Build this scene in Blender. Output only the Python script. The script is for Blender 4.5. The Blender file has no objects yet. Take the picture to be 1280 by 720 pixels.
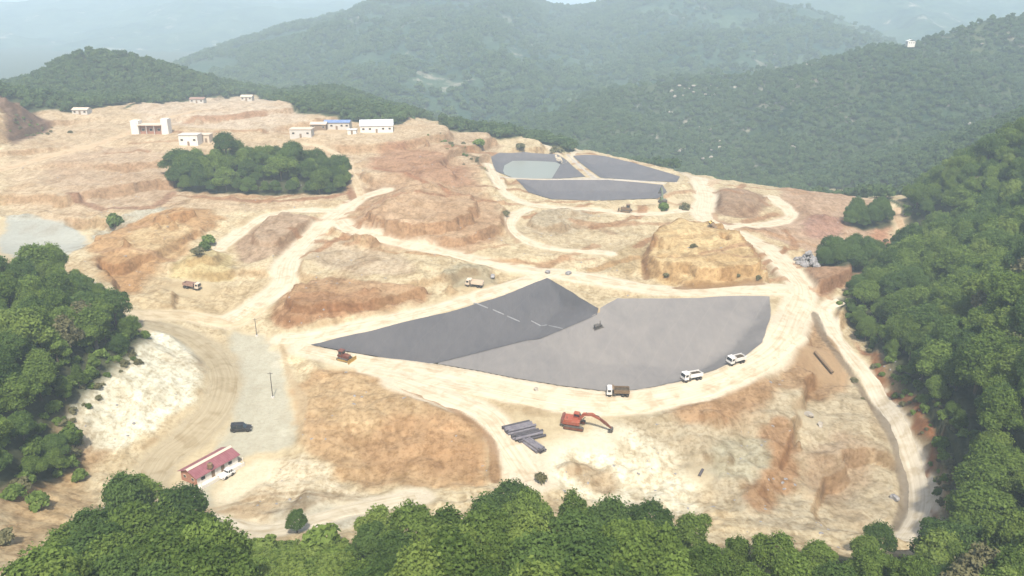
import bpy, bmesh, math, random
import numpy as np
from mathutils import Vector, Matrix
from mathutils.geometry import delaunay_2d_cdt

scene = bpy.context.scene
C = scene.collection
random.seed(7)
rng = np.random.default_rng(11)

# ------------------------------------------------------------------ camera
F = 1000.0                      # focal length in photo pixels (1280 wide)
PITCH = math.radians(20.0)
CAM = np.array([0.0, 0.0, 95.0])
cam_d = bpy.data.cameras.new('camera')
cam_d.sensor_width = 36.0
cam_d.lens = 36.0 * F / 1280.0
cam_d.clip_start = 1.0
cam_d.clip_end = 12000.0
cam = bpy.data.objects.new('camera', cam_d)
cam.location = CAM
cam.rotation_euler = (math.radians(90) - PITCH, 0, 0)
C.objects.link(cam)
scene.camera = cam

# ------------------------------------------------------------------ light
SUN_EL, SUN_AZ = 56.0, 176.0     # azimuth clockwise from +Y (into the picture)
world = bpy.data.worlds.new('World')
scene.world = world
world.use_nodes = True
wn = world.node_tree.nodes
wl = world.node_tree.links
bg = wn['Background']
sky = wn.new('ShaderNodeTexSky')
sky.sky_type = 'NISHITA'
sky.sun_disc = False
sky.sun_elevation = math.radians(SUN_EL)
sky.sun_rotation = math.radians(SUN_AZ)
sky.altitude = 200
sky.air_density = 1.0
sky.dust_density = 4.0
sky.ozone_density = 1.0
wl.new(sky.outputs[0], bg.inputs[0])
bg.inputs[1].default_value = 0.09
sun_d = bpy.data.lights.new('sun', 'SUN')
sun_d.energy = 3.0
sun_d.angle = math.radians(3)
sun_d.color = (1.0, 0.95, 0.87)
sun = bpy.data.objects.new('sun', sun_d)
a, e = math.radians(SUN_AZ), math.radians(SUN_EL)
sdir = Vector((math.sin(a) * math.cos(e), math.cos(a) * math.cos(e), math.sin(e)))
sun.rotation_euler = sdir.to_track_quat('Z', 'Y').to_euler()
sun.location = (0, 0, 300)
C.objects.link(sun)

vs = scene.view_settings
scene.display_settings.display_device = 'sRGB'
vs.view_transform = 'Standard'
vs.look = 'None'
vs.exposure = 1.2
vs.gamma = 1.0
vs.use_curve_mapping = False
cy = scene.cycles
cy.use_denoising = True
cy.max_bounces = 5
cy.diffuse_bounces = 3
cy.glossy_bounces = 2
cy.transmission_bounces = 3
cy.transparent_max_bounces = 4
cy.volume_bounces = 3
cy.caustics_reflective = False
cy.caustics_refractive = False

# ------------------------------------------------------------------ helpers
def lin(c):
    c = np.asarray(c, float) / 255.0
    return np.where(c <= 0.04045, c / 12.92, ((c + 0.055) / 1.055) ** 2.4)

KALB = 0.52                     # picture brightness -> surface albedo
def alb(r, g, b, k=KALB):
    return tuple(lin((r, g, b)) * k)

_tab = rng.random((256, 256))
def vnoise(x, y):
    x = np.asarray(x, float); y = np.asarray(y, float)
    xi = np.floor(x).astype(int); yi = np.floor(y).astype(int)
    fx = x - xi; fy = y - yi
    fx = fx * fx * (3 - 2 * fx); fy = fy * fy * (3 - 2 * fy)
    g = lambda i, j: _tab[(xi + i) & 255, (yi + j) & 255]
    return (g(0, 0) * (1 - fx) + g(1, 0) * fx) * (1 - fy) + (g(0, 1) * (1 - fx) + g(1, 1) * fx) * fy
def fbm(x, y, octs=4, gain=0.5):
    s = 0.0; a_ = 1.0; n = 0.0; f = 1.0
    for k in range(octs):
        s = s + a_ * vnoise(x * f + 17.3 * k, y * f + 41.7 * k); n += a_; a_ *= gain; f *= 2.03
    return s / n - 0.5          # about -0.5 .. 0.5
def ridged(x, y, octs=4):
    s = 0.0; a_ = 1.0; n = 0.0; f = 1.0
    for k in range(octs):
        s = s + a_ * (1 - np.abs(2 * vnoise(x * f + 9.1 * k, y * f + 3.3 * k) - 1)); n += a_; a_ *= 0.5; f *= 2.1
    return s / n
def sstep(a_, b_, v):
    t = np.clip((v - a_) / (b_ - a_), 0, 1)
    return t * t * (3 - 2 * t)

SP, CP = math.sin(PITCH), math.cos(PITCH)
def ray(px, py):
    u = (px - 640.0) / F; v = (360.0 - py) / F
    return np.array([u, CP + v * SP, -SP + v * CP])
def at_z(px, py, z):
    d = ray(px, py); t = (z - CAM[2]) / d[2]
    return CAM + d * t
def at_y(px, py, y, dz=0.0):
    d = ray(px, py); p = CAM + d * (y / d[1]); p[2] += dz
    return p

# ------------------------------------------------------------------ terrain: survey points -> smooth surface
S = [  # picture column, row, elevation of the ground there
 (258,595,0),(330,560,0),(340,460,1.5),(300,410,3),(230,440,4),(200,590,0),(150,590,1),
 (480,540,1.5),(400,500,1.5),(600,560,.5),(600,600,-.5),(480,610,0),(400,640,.5),(330,662,1.0),(280,650,.8),
 (720,530,.5),(800,560,-.5),(900,590,-2),(850,630,-2),(1000,600,-4),(1000,520,-2),(1080,560,-5),(1140,590,-6),
 (1150,640,-6),(1110,500,-5),(1060,430,-3),(1035,385,-1),(1000,660,-4),(1120,668,-6),(700,620,-1),(790,640,-1.5),
 (430,450,2),(540,465,2.5),(650,490,2.5),(770,500,2.5),(870,480,3),(930,455,3.5),(985,410,4),(985,360,4.5),(960,320,5),
 (390,432,2.5),(560,392,4),(683,348,6),(748,385,4.5),(772,372,4),(965,370,4),(870,362,4.5),(720,350,5.5),
 (450,385,6),(400,402,4.5),(430,330,8.5),(560,300,9),(500,260,13),(540,220,16),(600,250,11),(700,280,8),(760,330,6),
 (680,320,7),(640,290,9),(350,340,7),(380,310,8),(430,260,11),(450,235,13),(330,370,5),(280,395,4),
 (240,360,6),(160,340,9),(200,300,11),(260,300,9.5),(260,270,12),(300,310,8),(340,290,9),(360,265,11),(230,260,13),
 (50,290,9),(100,300,8),(150,270,11),(60,250,14),(100,220,17),(200,220,16),(20,200,20),(50,160,25),(100,160,24),
 (170,165,23),(240,170,22),(150,190,20),(300,150,25),(340,155,23),(300,130,28),(250,132,27),(420,165,21),(470,165,20),
 (420,185,18),(470,190,17),(510,165,20),(560,165,18),(600,185,14),(540,190,16),
 (320,240,11),(230,234,12.5),(420,234,12),
 (615,200,9),(650,247,9),(830,238,7),(740,222,8),(640,190,9.5),(720,192,8.5),(850,220,6.5),(700,258,8.5),(660,178,10),
 (880,230,6),(870,260,6),(890,290,5.5),(930,300,5),(930,250,5),(1000,240,4),(1080,255,3),(1060,290,1),(980,290,4),
 (1010,330,3),(1070,330,0),(1120,290,0),(1130,270,0),(1145,297,-1),(1050,350,1),
 (1270,180,36),(1200,225,22),(1140,262,6),(1200,300,10),(1280,320,20),(1150,400,2),(1250,400,20),(1280,500,20),
 (1200,480,8),(1180,600,-3),(1250,620,6),(1280,690,10),
 (0,185,24),(0,122,38),(170,430,11),(185,415,9),(100,520,8),(95,580,4),(60,600,5),(30,640,9),(0,700,15),(60,700,12),
 (100,640,5),(150,620,2),(90,420,14),(50,350,16),(120,340,10),(0,330,17),(0,450,20),(0,550,14),(240,480,4),(250,520,2),
 (130,560,3),(330,700,8),(420,690,8),(250,700,9),
]
W = [  # points the picture does not show: east, north, elevation
 (0,60,30),(-60,60,28),(60,60,26),(0,20,36),(0,-60,40),(-150,0,36),(150,0,30),(-150,80,26),(150,80,18),
 (0,92,19),(40,92,17),(80,92,12),(-35,92,17),(0,112,7),(50,112,5),(85,110,1),(-40,112,6),
 (60,570,-14),(110,640,-40),(160,560,-36),(230,520,-30),(20,650,-25),(-60,660,-2),(300,520,10),
 (240,450,-10),(330,420,50),(330,300,60),(250,220,40),(180,150,22),(160,110,16),
 (-300,800,10),(-450,800,10),(-150,800,0),(0,800,-45),(200,750,-48),(400,750,-40),(-600,700,20),(-700,450,50),(-450,450,45),
 (-300,300,20),(-260,200,26),(-350,100,40),(-500,900,-20),(0,980,-48),(500,950,-48),(600,600,20),(600,300,80),(650,0,60),(-650,0,60),
]
for px, py, y, dz in ((115,60,680,-6),(60,80,672,-6),(20,105,660,-6),(180,75,680,-6),(225,92,670,-6),(265,112,660,-6),
                      (115,124,600,0),(410,104,720,-7),(350,112,720,-7),(480,124,720,-7),(545,150,690,-6),(590,165,650,-5)):
    W.append(tuple(at_y(px, py, y, dz)))
ctl = np.array([tuple(at_z(*s)) for s in S] + W)
def tps_kernel(r2):
    return np.where(r2 > 1e-9, r2 * np.log(np.maximum(r2, 1e-9)), 0) * 0.5
_sc = 100.0
cx, cyy, cz = ctl[:, 0] / _sc, ctl[:, 1] / _sc, ctl[:, 2]
n = len(ctl)
K = tps_kernel((cx[:, None] - cx) ** 2 + (cyy[:, None] - cyy) ** 2) + np.eye(n) * 0.004
P = np.c_[np.ones(n), cx, cyy]
A = np.zeros((n + 3, n + 3)); A[:n, :n] = K; A[:n, n:] = P; A[n:, :n] = P.T
wts = np.linalg.solve(A, np.r_[cz, 0, 0, 0])
GX0, GX1, GY0, GY1, GS = -720.0, 720.0, -80.0, 1000.0, 3.0
gx = np.arange(GX0, GX1 + GS, GS); gy = np.arange(GY0, GY1 + GS, GS)
GXX, GYY = np.meshgrid(gx, gy)
G = np.zeros(GXX.size); fx_, fy_ = GXX.ravel() / _sc, GYY.ravel() / _sc
for i in range(0, G.size, 20000):
    s_ = slice(i, i + 20000)
    k_ = tps_kernel((fx_[s_, None] - cx) ** 2 + (fy_[s_, None] - cyy) ** 2)
    G[s_] = k_ @ wts[:n] + wts[n] + wts[n + 1] * fx_[s_] + wts[n + 2] * fy_[s_]
G = G.reshape(GXX.shape)

def base_h(x, y):
    x = np.asarray(x, float); y = np.asarray(y, float)
    u = np.clip((x - GX0) / GS, 0, len(gx) - 1.001); v = np.clip((y - GY0) / GS, 0, len(gy) - 1.001)
    i = u.astype(int); j = v.astype(int); fu = u - i; fv = v - j
    z = (G[j, i] * (1 - fu) + G[j, i + 1] * fu) * (1 - fv) + (G[j + 1, i] * (1 - fu) + G[j + 1, i + 1] * fu) * fv
    far = sstep(760, 940, y) 
    side = sstep(560, 700, np.abs(x))
    z = z * (1 - far) + -48 * far
    z = z * (1 - side) + np.clip(z, -48, 60) * side
    return np.clip(z, -60, 95)

def hit(px, py, hf, lift=0.0, t0=60.0, t1=1400.0):
    """ground point seen at a picture position"""
    d = ray(px, py)
    t = np.r_[np.arange(t0, 460.0, 1.0), np.arange(460.0, t1, 2.5)]
    p = CAM[:, None] + d[:, None] * t
    g = p[2] - hf(p[0], p[1]) - lift
    k = np.argmax(g <= 0) if np.any(g <= 0) else len(t) - 1
    if k > 0 and g[k] < 0:
        f = g[k - 1] / (g[k - 1] - g[k]); tt = t[k - 1] + f * (t[k] - t[k - 1])
    else:
        tt = t[k]
    q = CAM + d * tt
    return np.array([q[0], q[1], float(hf(q[0], q[1]))])
def hits(pts, hf):
    return np.array([hit(x, y, hf)[:2] for x, y in pts])

def catmull(pts, closed=False, step=2.0):
    pts = np.asarray(pts, float); n_ = len(pts); out = []
    rngi = range(n_) if closed else range(n_ - 1)
    for i in rngi:
        if closed:
            p0, p1, p2, p3 = pts[i - 1], pts[i], pts[(i + 1) % n_], pts[(i + 2) % n_]
        else:
            p1, p2 = pts[i], pts[i + 1]
            p0 = pts[i - 1] if i > 0 else 2 * p1 - p2
            p3 = pts[i + 2] if i + 2 < n_ else 2 * p2 - p1
        m = max(2, int(np.linalg.norm(p2[:2] - p1[:2]) / step))
        for k in range(m):
            t = k / m
            out.append(0.5 * ((2 * p1) + (-p0 + p2) * t + (2 * p0 - 5 * p1 + 4 * p2 - p3) * t * t + (-p0 + 3 * p1 - 3 * p2 + p3) * t ** 3))
    if not closed:
        out.append(pts[-1])
    return np.array(out)

def seg_dist(x, y, pts, closed=False):
    d = np.full(x.shape, 1e9)
    m = len(pts)
    for i in range(m if closed else m - 1):
        ax, ay = pts[i][:2]; bx, by = pts[(i + 1) % m][:2]
        dx, dy = bx - ax, by - ay; L = dx * dx + dy * dy + 1e-12
        t = np.clip(((x - ax) * dx + (y - ay) * dy) / L, 0, 1)
        d = np.minimum(d, (x - ax - t * dx) ** 2 + (y - ay - t * dy) ** 2)
    return np.sqrt(d)
def inside(x, y, pts):
    r = np.zeros(x.shape, bool); m = len(pts)
    for i in range(m):
        ax, ay = pts[i][:2]; bx, by = pts[(i + 1) % m][:2]
        if ay == by:
            continue
        c = ((ay > y) != (by > y)) & (x < (bx - ax) * (y - ay) / (by - ay) + ax)
        r ^= c
    return r
def sdist(x, y, pts, pad=1e9):
    """signed distance, positive inside; only exact within pad of the outline's box"""
    x = np.asarray(x, float); y = np.asarray(y, float)
    pts = np.asarray(pts)
    out = np.full(x.shape, -1e9)
    m = (x > pts[:, 0].min() - pad) & (x < pts[:, 0].max() + pad) & (y > pts[:, 1].min() - pad) & (y < pts[:, 1].max() + pad)
    if np.any(m):
        d = seg_dist(x[m], y[m], pts, True)
        out[m] = np.where(inside(x[m], y[m], pts), d, -d)
    return out

# ------------------------------------------------------------------ earthworks on that surface
def chaikin(p, it=1):
    p = np.asarray(p, float)
    for _ in range(it):
        q = np.roll(p, -1, 0)
        p = np.stack([p * .75 + q * .25, p * .25 + q * .75], 1).reshape(-1, 2)
    return p
BASIN_PX = [(388,432),(470,413),(560,391),(630,370),(684,348),(715,366),(748,386),(756,382),(772,373),(870,373),(962,371),
            (964,395),(953,428),(930,446),(895,462),(850,477),(800,487),(765,490),(700,482),(640,472),(595,463),(548,455),(470,446)]
BASIN = hits(BASIN_PX, base_h)
BS = [.5,.5,.5,.5,1.6,1.6,1.0,.35,.28,.28,.7,.8,.8,.8,.8,.8,.8,.8,.8,.8,.8,.8,.8]   # inner slope under each edge
FLOOR = -4.0
PONDS_PX = {
 'p1': [(614,196),(625,191),(655,190),(697,193),(708,200),(732,221),(700,223),(640,222),(620,214)],
 'p2': [(716,195),(755,195),(790,203),(850,221),(846,228),(800,226),(750,222)],
 'p3': [(645,224),(700,225),(760,225),(828,231),(834,240),(822,248),(745,251),(690,249),(660,240)],
}
PONDS = {k: np.asarray(hits(v, base_h)) for k, v in PONDS_PX.items()}
PDEPTH = {'p1': 2.4, 'p2': 3.0, 'p3': 3.6}
PFLOOR = {k: float(np.mean(base_h(v[:, 0], v[:, 1]))) - PDEPTH[k] for k, v in PONDS.items()}
# stockpiles and banks: outline on the ground, height, side slope
PILES_PX = [
 ([(800,318),(812,300),(835,288),(860,288),(885,294),(915,298),(935,308),(952,330),(966,350),(930,357),(850,361),(842,352),(806,346)], 5.0, 1.1),
 ([(336,392),(360,366),(400,352),(440,350),(475,358),(520,362),(545,366),(520,378),(440,396),(370,410),(345,408)], 4.0, .5),
 ([(545,352),(560,338),(590,334),(612,344),(612,358),(580,362)], 2.6, .55),
 ([(205,345),(225,322),(265,308),(292,322),(300,340),(270,350),(230,352)], 4.5, .5),
 ([(118,330),(125,305),(160,285),(215,272),(262,268),(275,280),(240,300),(200,330),(150,345)], 4.0, .35),
 ([(290,318),(310,292),(345,272),(392,272),(398,285),(370,312),(330,330)], 3.0, .35),
 ([(430,300),(450,262),(500,235),(560,232),(610,250),(628,280),(600,312),(540,315),(470,310)], 5.0, .3),
 ([(655,288),(662,270),(700,262),(745,268),(742,284),(700,292)], 1.6, .3),
 ([(890,262),(892,242),(920,236),(955,246),(962,262),(925,276)], 3.0, .35),
 ([(224,240),(220,222),(260,212),(340,210),(400,216),(430,228),(424,240),(320,246)], 10.0, .55),
 ([(-70,196),(0,188),(38,170),(64,154),(40,140),(0,124),(-70,110)], 14.0, .7),
 ([(985,285),(1000,272),(1050,270),(1062,285),(1020,300)], 3.0, .35),
 ([(1000,352),(1020,338),(1060,332),(1085,340),(1060,362),(1020,372)], 3.0, .35),
 ([(930,590),(930,560),(955,535),(990,530),(1005,560),(995,600),(960,640),(925,650),(920,620)], 2.5, .3),
]
PILES = [(chaikin(hits(p, base_h), 2), h, s) for p, h, s in PILES_PX]

# roads and tracks: picture points along the middle, full width in metres, name
ROADS_PX = [
 ('haul_road', [(872,222),(882,245),(880,270),(915,290),(955,308),(988,340),(1003,365),(992,395),(978,425),(938,456),(870,483),(775,500),(690,494),(610,477),(540,462),(440,447),(380,434)], 8.5),
 ('crest_road', [(352,424),(390,420),(470,404),(560,382),(640,357),(690,341)], 6.0),
 ('site_road', [(285,402),(325,378),(352,356),(362,325),(395,290),(430,262),(452,248),(480,238)], 7.5),
 ('branch_track', [(436,264),(385,263),(335,270),(295,295),(272,312)], 4.0),
 ('middle_track', [(690,341),(640,335),(560,316),(490,302),(440,288),(425,276)], 6.5),
 ('cross_road', [(690,341),(760,352),(870,366),(985,362)], 7.5),
 ('perimeter_road', [(1050,376),(1033,385),(1034,402),(1060,440),(1095,488),(1128,545),(1146,600),(1148,640),(1128,674)], 4.4),
 ('lower_track', [(1000,418),(970,445),(910,478),(850,500),(770,513),(690,507),(600,490),(520,474),(455,462)], 4.0),
 ('diagonal_track', [(500,476),(560,498),(610,520),(640,560),(668,600)], 7.5),
 ('loop_road', [(178,404),(225,416),(262,440),(281,470),(272,510),(240,545),(205,572),(180,610)], 7.5),
 ('terrace_track', [(660,262),(642,270),(640,286),(660,302),(700,312),(760,316)], 4.0),
 ('pond_causeway', [(625,221),(700,224),(760,224),(848,231)], 3.2),
 ('pond_divider', [(709,193),(724,207),(742,222)], 2.0),
 ('pond_rim_track', [(660,176),(690,184),(716,193),(760,193),(800,203),(862,222)], 3.6),
 ('pond_front_track', [(610,205),(628,236),(665,256),(740,262),(800,268),(866,262)], 4.5),
 ('back_track', [(885,233),(950,230),(1010,238),(1085,250)], 4.0),
 ('shelf_track', [(885,290),(925,282),(965,280),(990,268),(965,246)], 5.0),
 ('ramp_road', [(176,394),(225,394),(290,402),(318,384)], 7.0),
 ('copse_track', [(452,250),(442,222),(428,198),(402,184),(380,180)], 4.0),
 ('forest_track', [(1122,260),(1124,278),(1148,296)], 3.5),
 ('hill_track', [(0,212),(60,196),(130,178),(200,150),(255,138)], 5.0),
 ('yard_track', [(262,650),(330,664),(430,640),(520,622)], 6.0),
]
ROADS = []
for name, px, wd in ROADS_PX:
    ROADS.append((name, catmull(hits(px, base_h), False, 1.6), wd))

def basin_h(x, y, z):
    d = sdist(x, y, BASIN, 1.0)
    m = d > 0
    if np.any(m):
        xm, ym = x[m], y[m]
        drop = np.full(xm.shape, 1e9)
        nb = len(BASIN)
        for i in range(nb):
            dd = seg_dist(xm, ym, BASIN[[i, (i + 1) % nb]])
            drop = np.minimum(drop, dd * BS[i])
        z = z.copy()
        z[m] = np.maximum(z[m] - drop, FLOOR + 0.02 * (ym - 200.0) )
    for k, poly in PONDS.items():
        d = sdist(x, y, poly, 1.0)
        m = d > 0
        if np.any(m):
            z = z.copy()
            z[m] = np.maximum(z[m] - d[m] * .42, PFLOOR[k])
    return z
HEAPS = []
rh = np.random.default_rng(77)
for px, py, n_, sp in ((200,345,9,9),(160,310,8,10),(430,375,12,9),(500,372,8,7),(585,350,9,5),(520,215,9,14),(560,195,8,14),(470,235,8,12),(1030,350,8,7),(1005,325,6,6),(960,600,9,5),(1000,570,7,6),(760,325,6,7),
                       (1020,470,7,7),(880,520,6,7),(330,300,6,8),(260,165,8,14),(320,140,8,18),(120,170,8,16),(930,255,7,8),(1040,280,8,9),(720,590,4,3),(660,182,5,7),(150,360,6,6),(90,250,8,14),(230,235,6,9),(440,215,7,9),(625,255,6,7),(830,600,4,5)):
    c_ = hit(px, py, base_h)
    for _ in range(n_):
        HEAPS.append((c_[0] + rh.normal(0, sp), c_[1] + rh.normal(0, sp), rh.uniform(1.6, 4.2), rh.uniform(.5, 1.7)))
def pile_h(x, y):
    out = np.zeros(x.shape)
    bx0, bx1, by0, by1 = x.min(), x.max(), y.min(), y.max()
    for hx, hy, hr, hh in HEAPS:
        if hx + 6 < bx0 or hx - 6 > bx1 or hy + 6 < by0 or hy - 6 > by1: continue
        m = (np.abs(x - hx) < hr * 1.3) & (np.abs(y - hy) < hr * 1.3)
        if np.any(m):
            d = np.hypot(x[m] - hx, y[m] - hy) * (1 + .5 * fbm(x[m] / 1.5 + hx, y[m] / 1.5, 2))
            out[m] = np.maximum(out[m], hh * np.clip(1.15 - d / hr, 0, 1))
    for poly, h, s in PILES:
        d = sdist(x, y, poly, 1.0)
        m = d > 0
        if np.any(m):
            xm, ym = x[m], y[m]
            gul = 0.55 + 0.8 * ridged(xm / 7.0, ym / 7.0, 4)
            v = np.minimum(d[m] * s * gul, h * (0.85 + 0.9 * fbm(xm / 11, ym / 11, 4)))
            out[m] = np.maximum(out[m], v)
    return out
YARD_PX = [(288,412),(335,424),(352,450),(372,486),(372,525),(362,560),(330,580),(300,620),(262,640),(235,620),(215,600),(262,560),(290,520),(298,470)]
YARD = hits(YARD_PX, base_h)
PADS = [(tuple(hit(px, py, base_h)[:2]), r) for px, py, r in ((728,530,8),(654,548,9),(431,449,5),(238,361,6),(594,356,5),(782,263,5),(826,252,7),(889,284,5),
        (258,590,12),(302,538,5),(286,597,4),(747,402,1),(190,163,9),(238,178,8),(420,163,10),(470,165,10),(376,168,7),(1012,330,6),(876,594,2),(1029,456,7),(1011,521,2))]
LOT = hits([(-40,276),(0,276),(60,274),(108,292),(112,308),(80,318),(0,326),(-40,326)], base_h)
def smooth_mask(x, y):
    """1 where the ground was graded (roads, yard, liners)"""
    m = np.zeros(x.shape)
    for name, p, wd in ROADS:
        sel = (x > p[:, 0].min() - wd) & (x < p[:, 0].max() + wd) & (y > p[:, 1].min() - wd) & (y < p[:, 1].max() + wd)
        if np.any(sel):
            d = seg_dist(x[sel], y[sel], p[::2] if len(p) > 60 else p)
            m[sel] = np.maximum(m[sel], 1 - sstep(wd * .5, wd * .5 + 3.0, d))
    for (ax, ay), r in PADS:
        m = np.maximum(m, 1 - sstep(r, r + 4.0, np.hypot(x - ax, y - ay)))
    for poly in [BASIN, YARD, LOT] + list(PONDS.values()):
        m = np.maximum(m, sstep(-3.0, 0.0, sdist(x, y, poly, 8.0)))
    return m

def H(x, y, rough=True):
    sh = np.shape(x)
    x = np.atleast_1d(np.asarray(x, float)).ravel(); y = np.atleast_1d(np.asarray(y, float)).ravel()
    z = base_h(x, y)
    g = smooth_mask(x, y) if rough else np.zeros(x.shape)
    z = z + pile_h(x, y) * (1 - g)
    if rough:
        # benches cut by machines follow the contours of the higher ground
        st = 4.0; zz = (z + fbm(x / 60, y / 60, 2) * 3.0) / st; fr = zz - np.floor(zz)
        bench = (np.floor(zz) + sstep(.45, .55, fr) - zz) * st
        z = z + bench * (1 - g) * 1.0 * np.maximum(sstep(5, 8, z) * sstep(205, 235, y), sstep(55, 75, x) * (y < 290)) * sstep(-.25, .0, fbm(x / 50 + 9, y / 50, 2)) * (1 - sstep(24, 30, z))
        nz = (ridged(x / 30, y / 30, 4) - .62) * 3.0 + (ridged(x / 9 + 3, y / 9, 3) - .6) * 1.5 + fbm(x / 5, y / 5, 3) * .6 + fbm(x / 1.8, y / 1.8, 2) * .4
        z = z + nz * (1 - g) * sstep(70, 130, y) * (1.1 - .1 * sstep(240, 420, y))
    z = basin_h(x, y, z)
    return z.reshape(sh)

# ------------------------------------------------------------------ material helpers
def mat(name, col, rough=.85, spec=.2, metal=0.0):
    m = bpy.data.materials.new(name); m.use_nodes = True
    b = m.node_tree.nodes['Principled BSDF']
    b.inputs['Base Color'].default_value = (*col[:3], 1)
    b.inputs['Roughness'].default_value = rough
    b.inputs['Specular IOR Level'].default_value = spec
    b.inputs['Metallic'].default_value = metal
    return m
class NT:
    def __init__(s, m):
        s.t = m.node_tree; s.n = s.t.nodes; s.l = s.t.links; s.b = s.n.get('Principled BSDF')
    def new(s, typ, **kw):
        nd = s.n.new(typ)
        for k, v in kw.items(): setattr(nd, k, v)
        return nd
    def link(s, a_, b_): s.l.new(a_, b_)
    def noise(s, scale, detail=4, rough=.55, vec=None, dist=0.0):
        nd = s.new('ShaderNodeTexNoise'); nd.inputs['Scale'].default_value = scale
        nd.inputs['Detail'].default_value = detail; nd.inputs['Roughness'].default_value = rough
        nd.inputs['Distortion'].default_value = dist
        if vec is not None: s.link(vec, nd.inputs['Vector'])
        return nd.outputs['Fac']
    def ramp(s, fac, stops):
        nd = s.new('ShaderNodeValToRGB'); cr = nd.color_ramp
        while len(cr.elements) < len(stops): cr.elements.new(.5)
        for el, (p, c) in zip(cr.elements, stops):
            el.position = p; el.color = (*c[:3], 1) if not isinstance(c, (int, float)) else (c, c, c, 1)
        s.link(fac, nd.inputs['Fac']); return nd.outputs['Color']
    def mix(s, fac, a_, b_, mode='MIX'):
        nd = s.new('ShaderNodeMix'); nd.data_type = 'RGBA'; nd.blend_type = mode
        for sock, v in ((nd.inputs[0], fac), (nd.inputs[6], a_), (nd.inputs[7], b_)):
            if hasattr(v, 'is_linked'): s.link(v, sock)
            elif isinstance(v, (int, float)): sock.default_value = v
            else: sock.default_value = (*v[:3], 1)
        return nd.outputs[2]
    def math(s, op, a_, b_=0.0):
        nd = s.new('ShaderNodeMath'); nd.operation = op
        for sock, v in ((nd.inputs[0], a_), (nd.inputs[1], b_)):
            if hasattr(v, 'is_linked'): s.link(v, sock)
            else: sock.default_value = v
        return nd.outputs[0]
    def pos(s): return s.new('ShaderNodeNewGeometry').outputs['Position']
    def scaled(s, vec, sc, rot=0.0):
        nd = s.new('ShaderNodeMapping'); nd.inputs['Scale'].default_value = sc
        nd.inputs['Rotation'].default_value = (0, 0, rot); s.link(vec, nd.inputs['Vector']); return nd.outputs[0]
    def bump(s, h, strength=.4, dist=.2):
        nd = s.new('ShaderNodeBump'); nd.inputs['Strength'].default_value = strength
        nd.inputs['Distance'].default_value = dist; s.link(h, nd.inputs['Height'])
        s.link(nd.outputs[0], s.b.inputs['Normal'])

def soil_material():
    m = mat('soil', (.3, .25, .18), .95, .1); t = NT(m)
    at = t.new('ShaderNodeAttribute', attribute_name='soil')
    p = t.pos()
    n1 = t.noise(.9, 5, .65, p)
    n2 = t.noise(.16, 5, .6, p, 1.2)
    n3 = t.noise(.5, 4, .6, t.scaled(p, (1, .25, 1), .6), .8)
    c = t.mix(1.0, at.outputs['Color'], t.ramp(n2, [(.36, (.80, .77, .72)), (.5, (1, 1, 1)), (.66, (1.07, 1.07, 1.08))]), 'MULTIPLY')
    c = t.mix(1.0, c, t.ramp(n1, [(.40, (.78, .74, .68)), (.5, (1, 1, 1)), (.60, (1.07, 1.07, 1.07))]), 'MULTIPLY')
    c = t.mix(1.0, c, t.ramp(n3, [(.38, (.86, .83, .79)), (.6, (1.07, 1.07, 1.07))]), 'MULTIPLY')
    c = t.mix(t.math('MULTIPLY', at.outputs['Alpha'], .7), c, at.outputs['Color'])
    t.link(c, t.b.inputs['Base Color'])
    t.bump(t.noise(1.3, 6, .7, p), .6, .5)
    return m
M = {}
M['soil'] = soil_material()
def road_material():
    m = mat('packed_earth', (.45, .38, .27), .95, .1); t = NT(m)
    at = t.new('ShaderNodeAttribute', attribute_name='soil')
    uv = t.new('ShaderNodeUVMap').outputs[0]; p = t.pos()
    ruts = t.noise(1.0, 3, .6, t.scaled(uv, (1.6, .035, 1)), .4)
    n2 = t.noise(.25, 5, .6, p, .6)
    c = t.mix(1.0, at.outputs['Color'], t.ramp(ruts, [(.34, (.86, .83, .78)), (.6, (1.05, 1.05, 1.06))]), 'MULTIPLY')
    c = t.mix(1.0, c, t.ramp(n2, [(.36, (.80, .76, .69)), (.52, (.98, .98, .97)), (.65, (1.04, 1.04, 1.04))]), 'MULTIPLY')
    t.link(c, t.b.inputs['Base Color'])
    t.bump(t.noise(1.5, 5, .7, p), .35, .3)
    return m
M['road'] = road_material()

def set_colors(me, cols, even=None):
    at = me.color_attributes.new('soil', 'FLOAT_COLOR', 'POINT')
    c4 = np.ones((len(cols), 4), np.float32); c4[:, :3] = cols
    c4[:, 3] = 0 if even is None else even
    at.data.foreach_set('color', c4.ravel())
def grid_mesh(name, X, Y, Z):
    r, c = X.shape
    me = bpy.data.meshes.new(name)
    co = np.stack([X, Y, Z], -1).reshape(-1, 3).astype(np.float32)
    i = np.arange(r * c).reshape(r, c)
    q = np.stack([i[:-1, :-1], i[:-1, 1:], i[1:, 1:], i[1:, :-1]], -1).reshape(-1, 4)
    me.vertices.add(len(co)); me.vertices.foreach_set('co', co.ravel())
    me.loops.add(q.size); me.loops.foreach_set('vertex_index', q.ravel().astype(np.int32))
    me.polygons.add(len(q)); me.polygons.foreach_set('loop_start', np.arange(0, q.size, 4, dtype=np.int32))
    me.update(calc_edges=True)
    me.polygons.foreach_set('use_smooth', np.ones(len(q), bool))
    return me
def link(name, me, m=None, parent=None):
    o = bpy.data.objects.new(name, me); C.objects.link(o)
    if m is not None and len(me.materials) == 0: me.materials.append(m)
    if parent is not None: o.parent = parent
    return o
def tag(o, label=None, cat=None, group=None, kind=None):
    if label: o['label'] = label
    if cat: o['category'] = cat
    if group: o['group'] = group
    if kind: o['kind'] = kind
    return o

# ------------------------------------------------------------------ ground sheet
PALE = (243, 224, 184)
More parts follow.
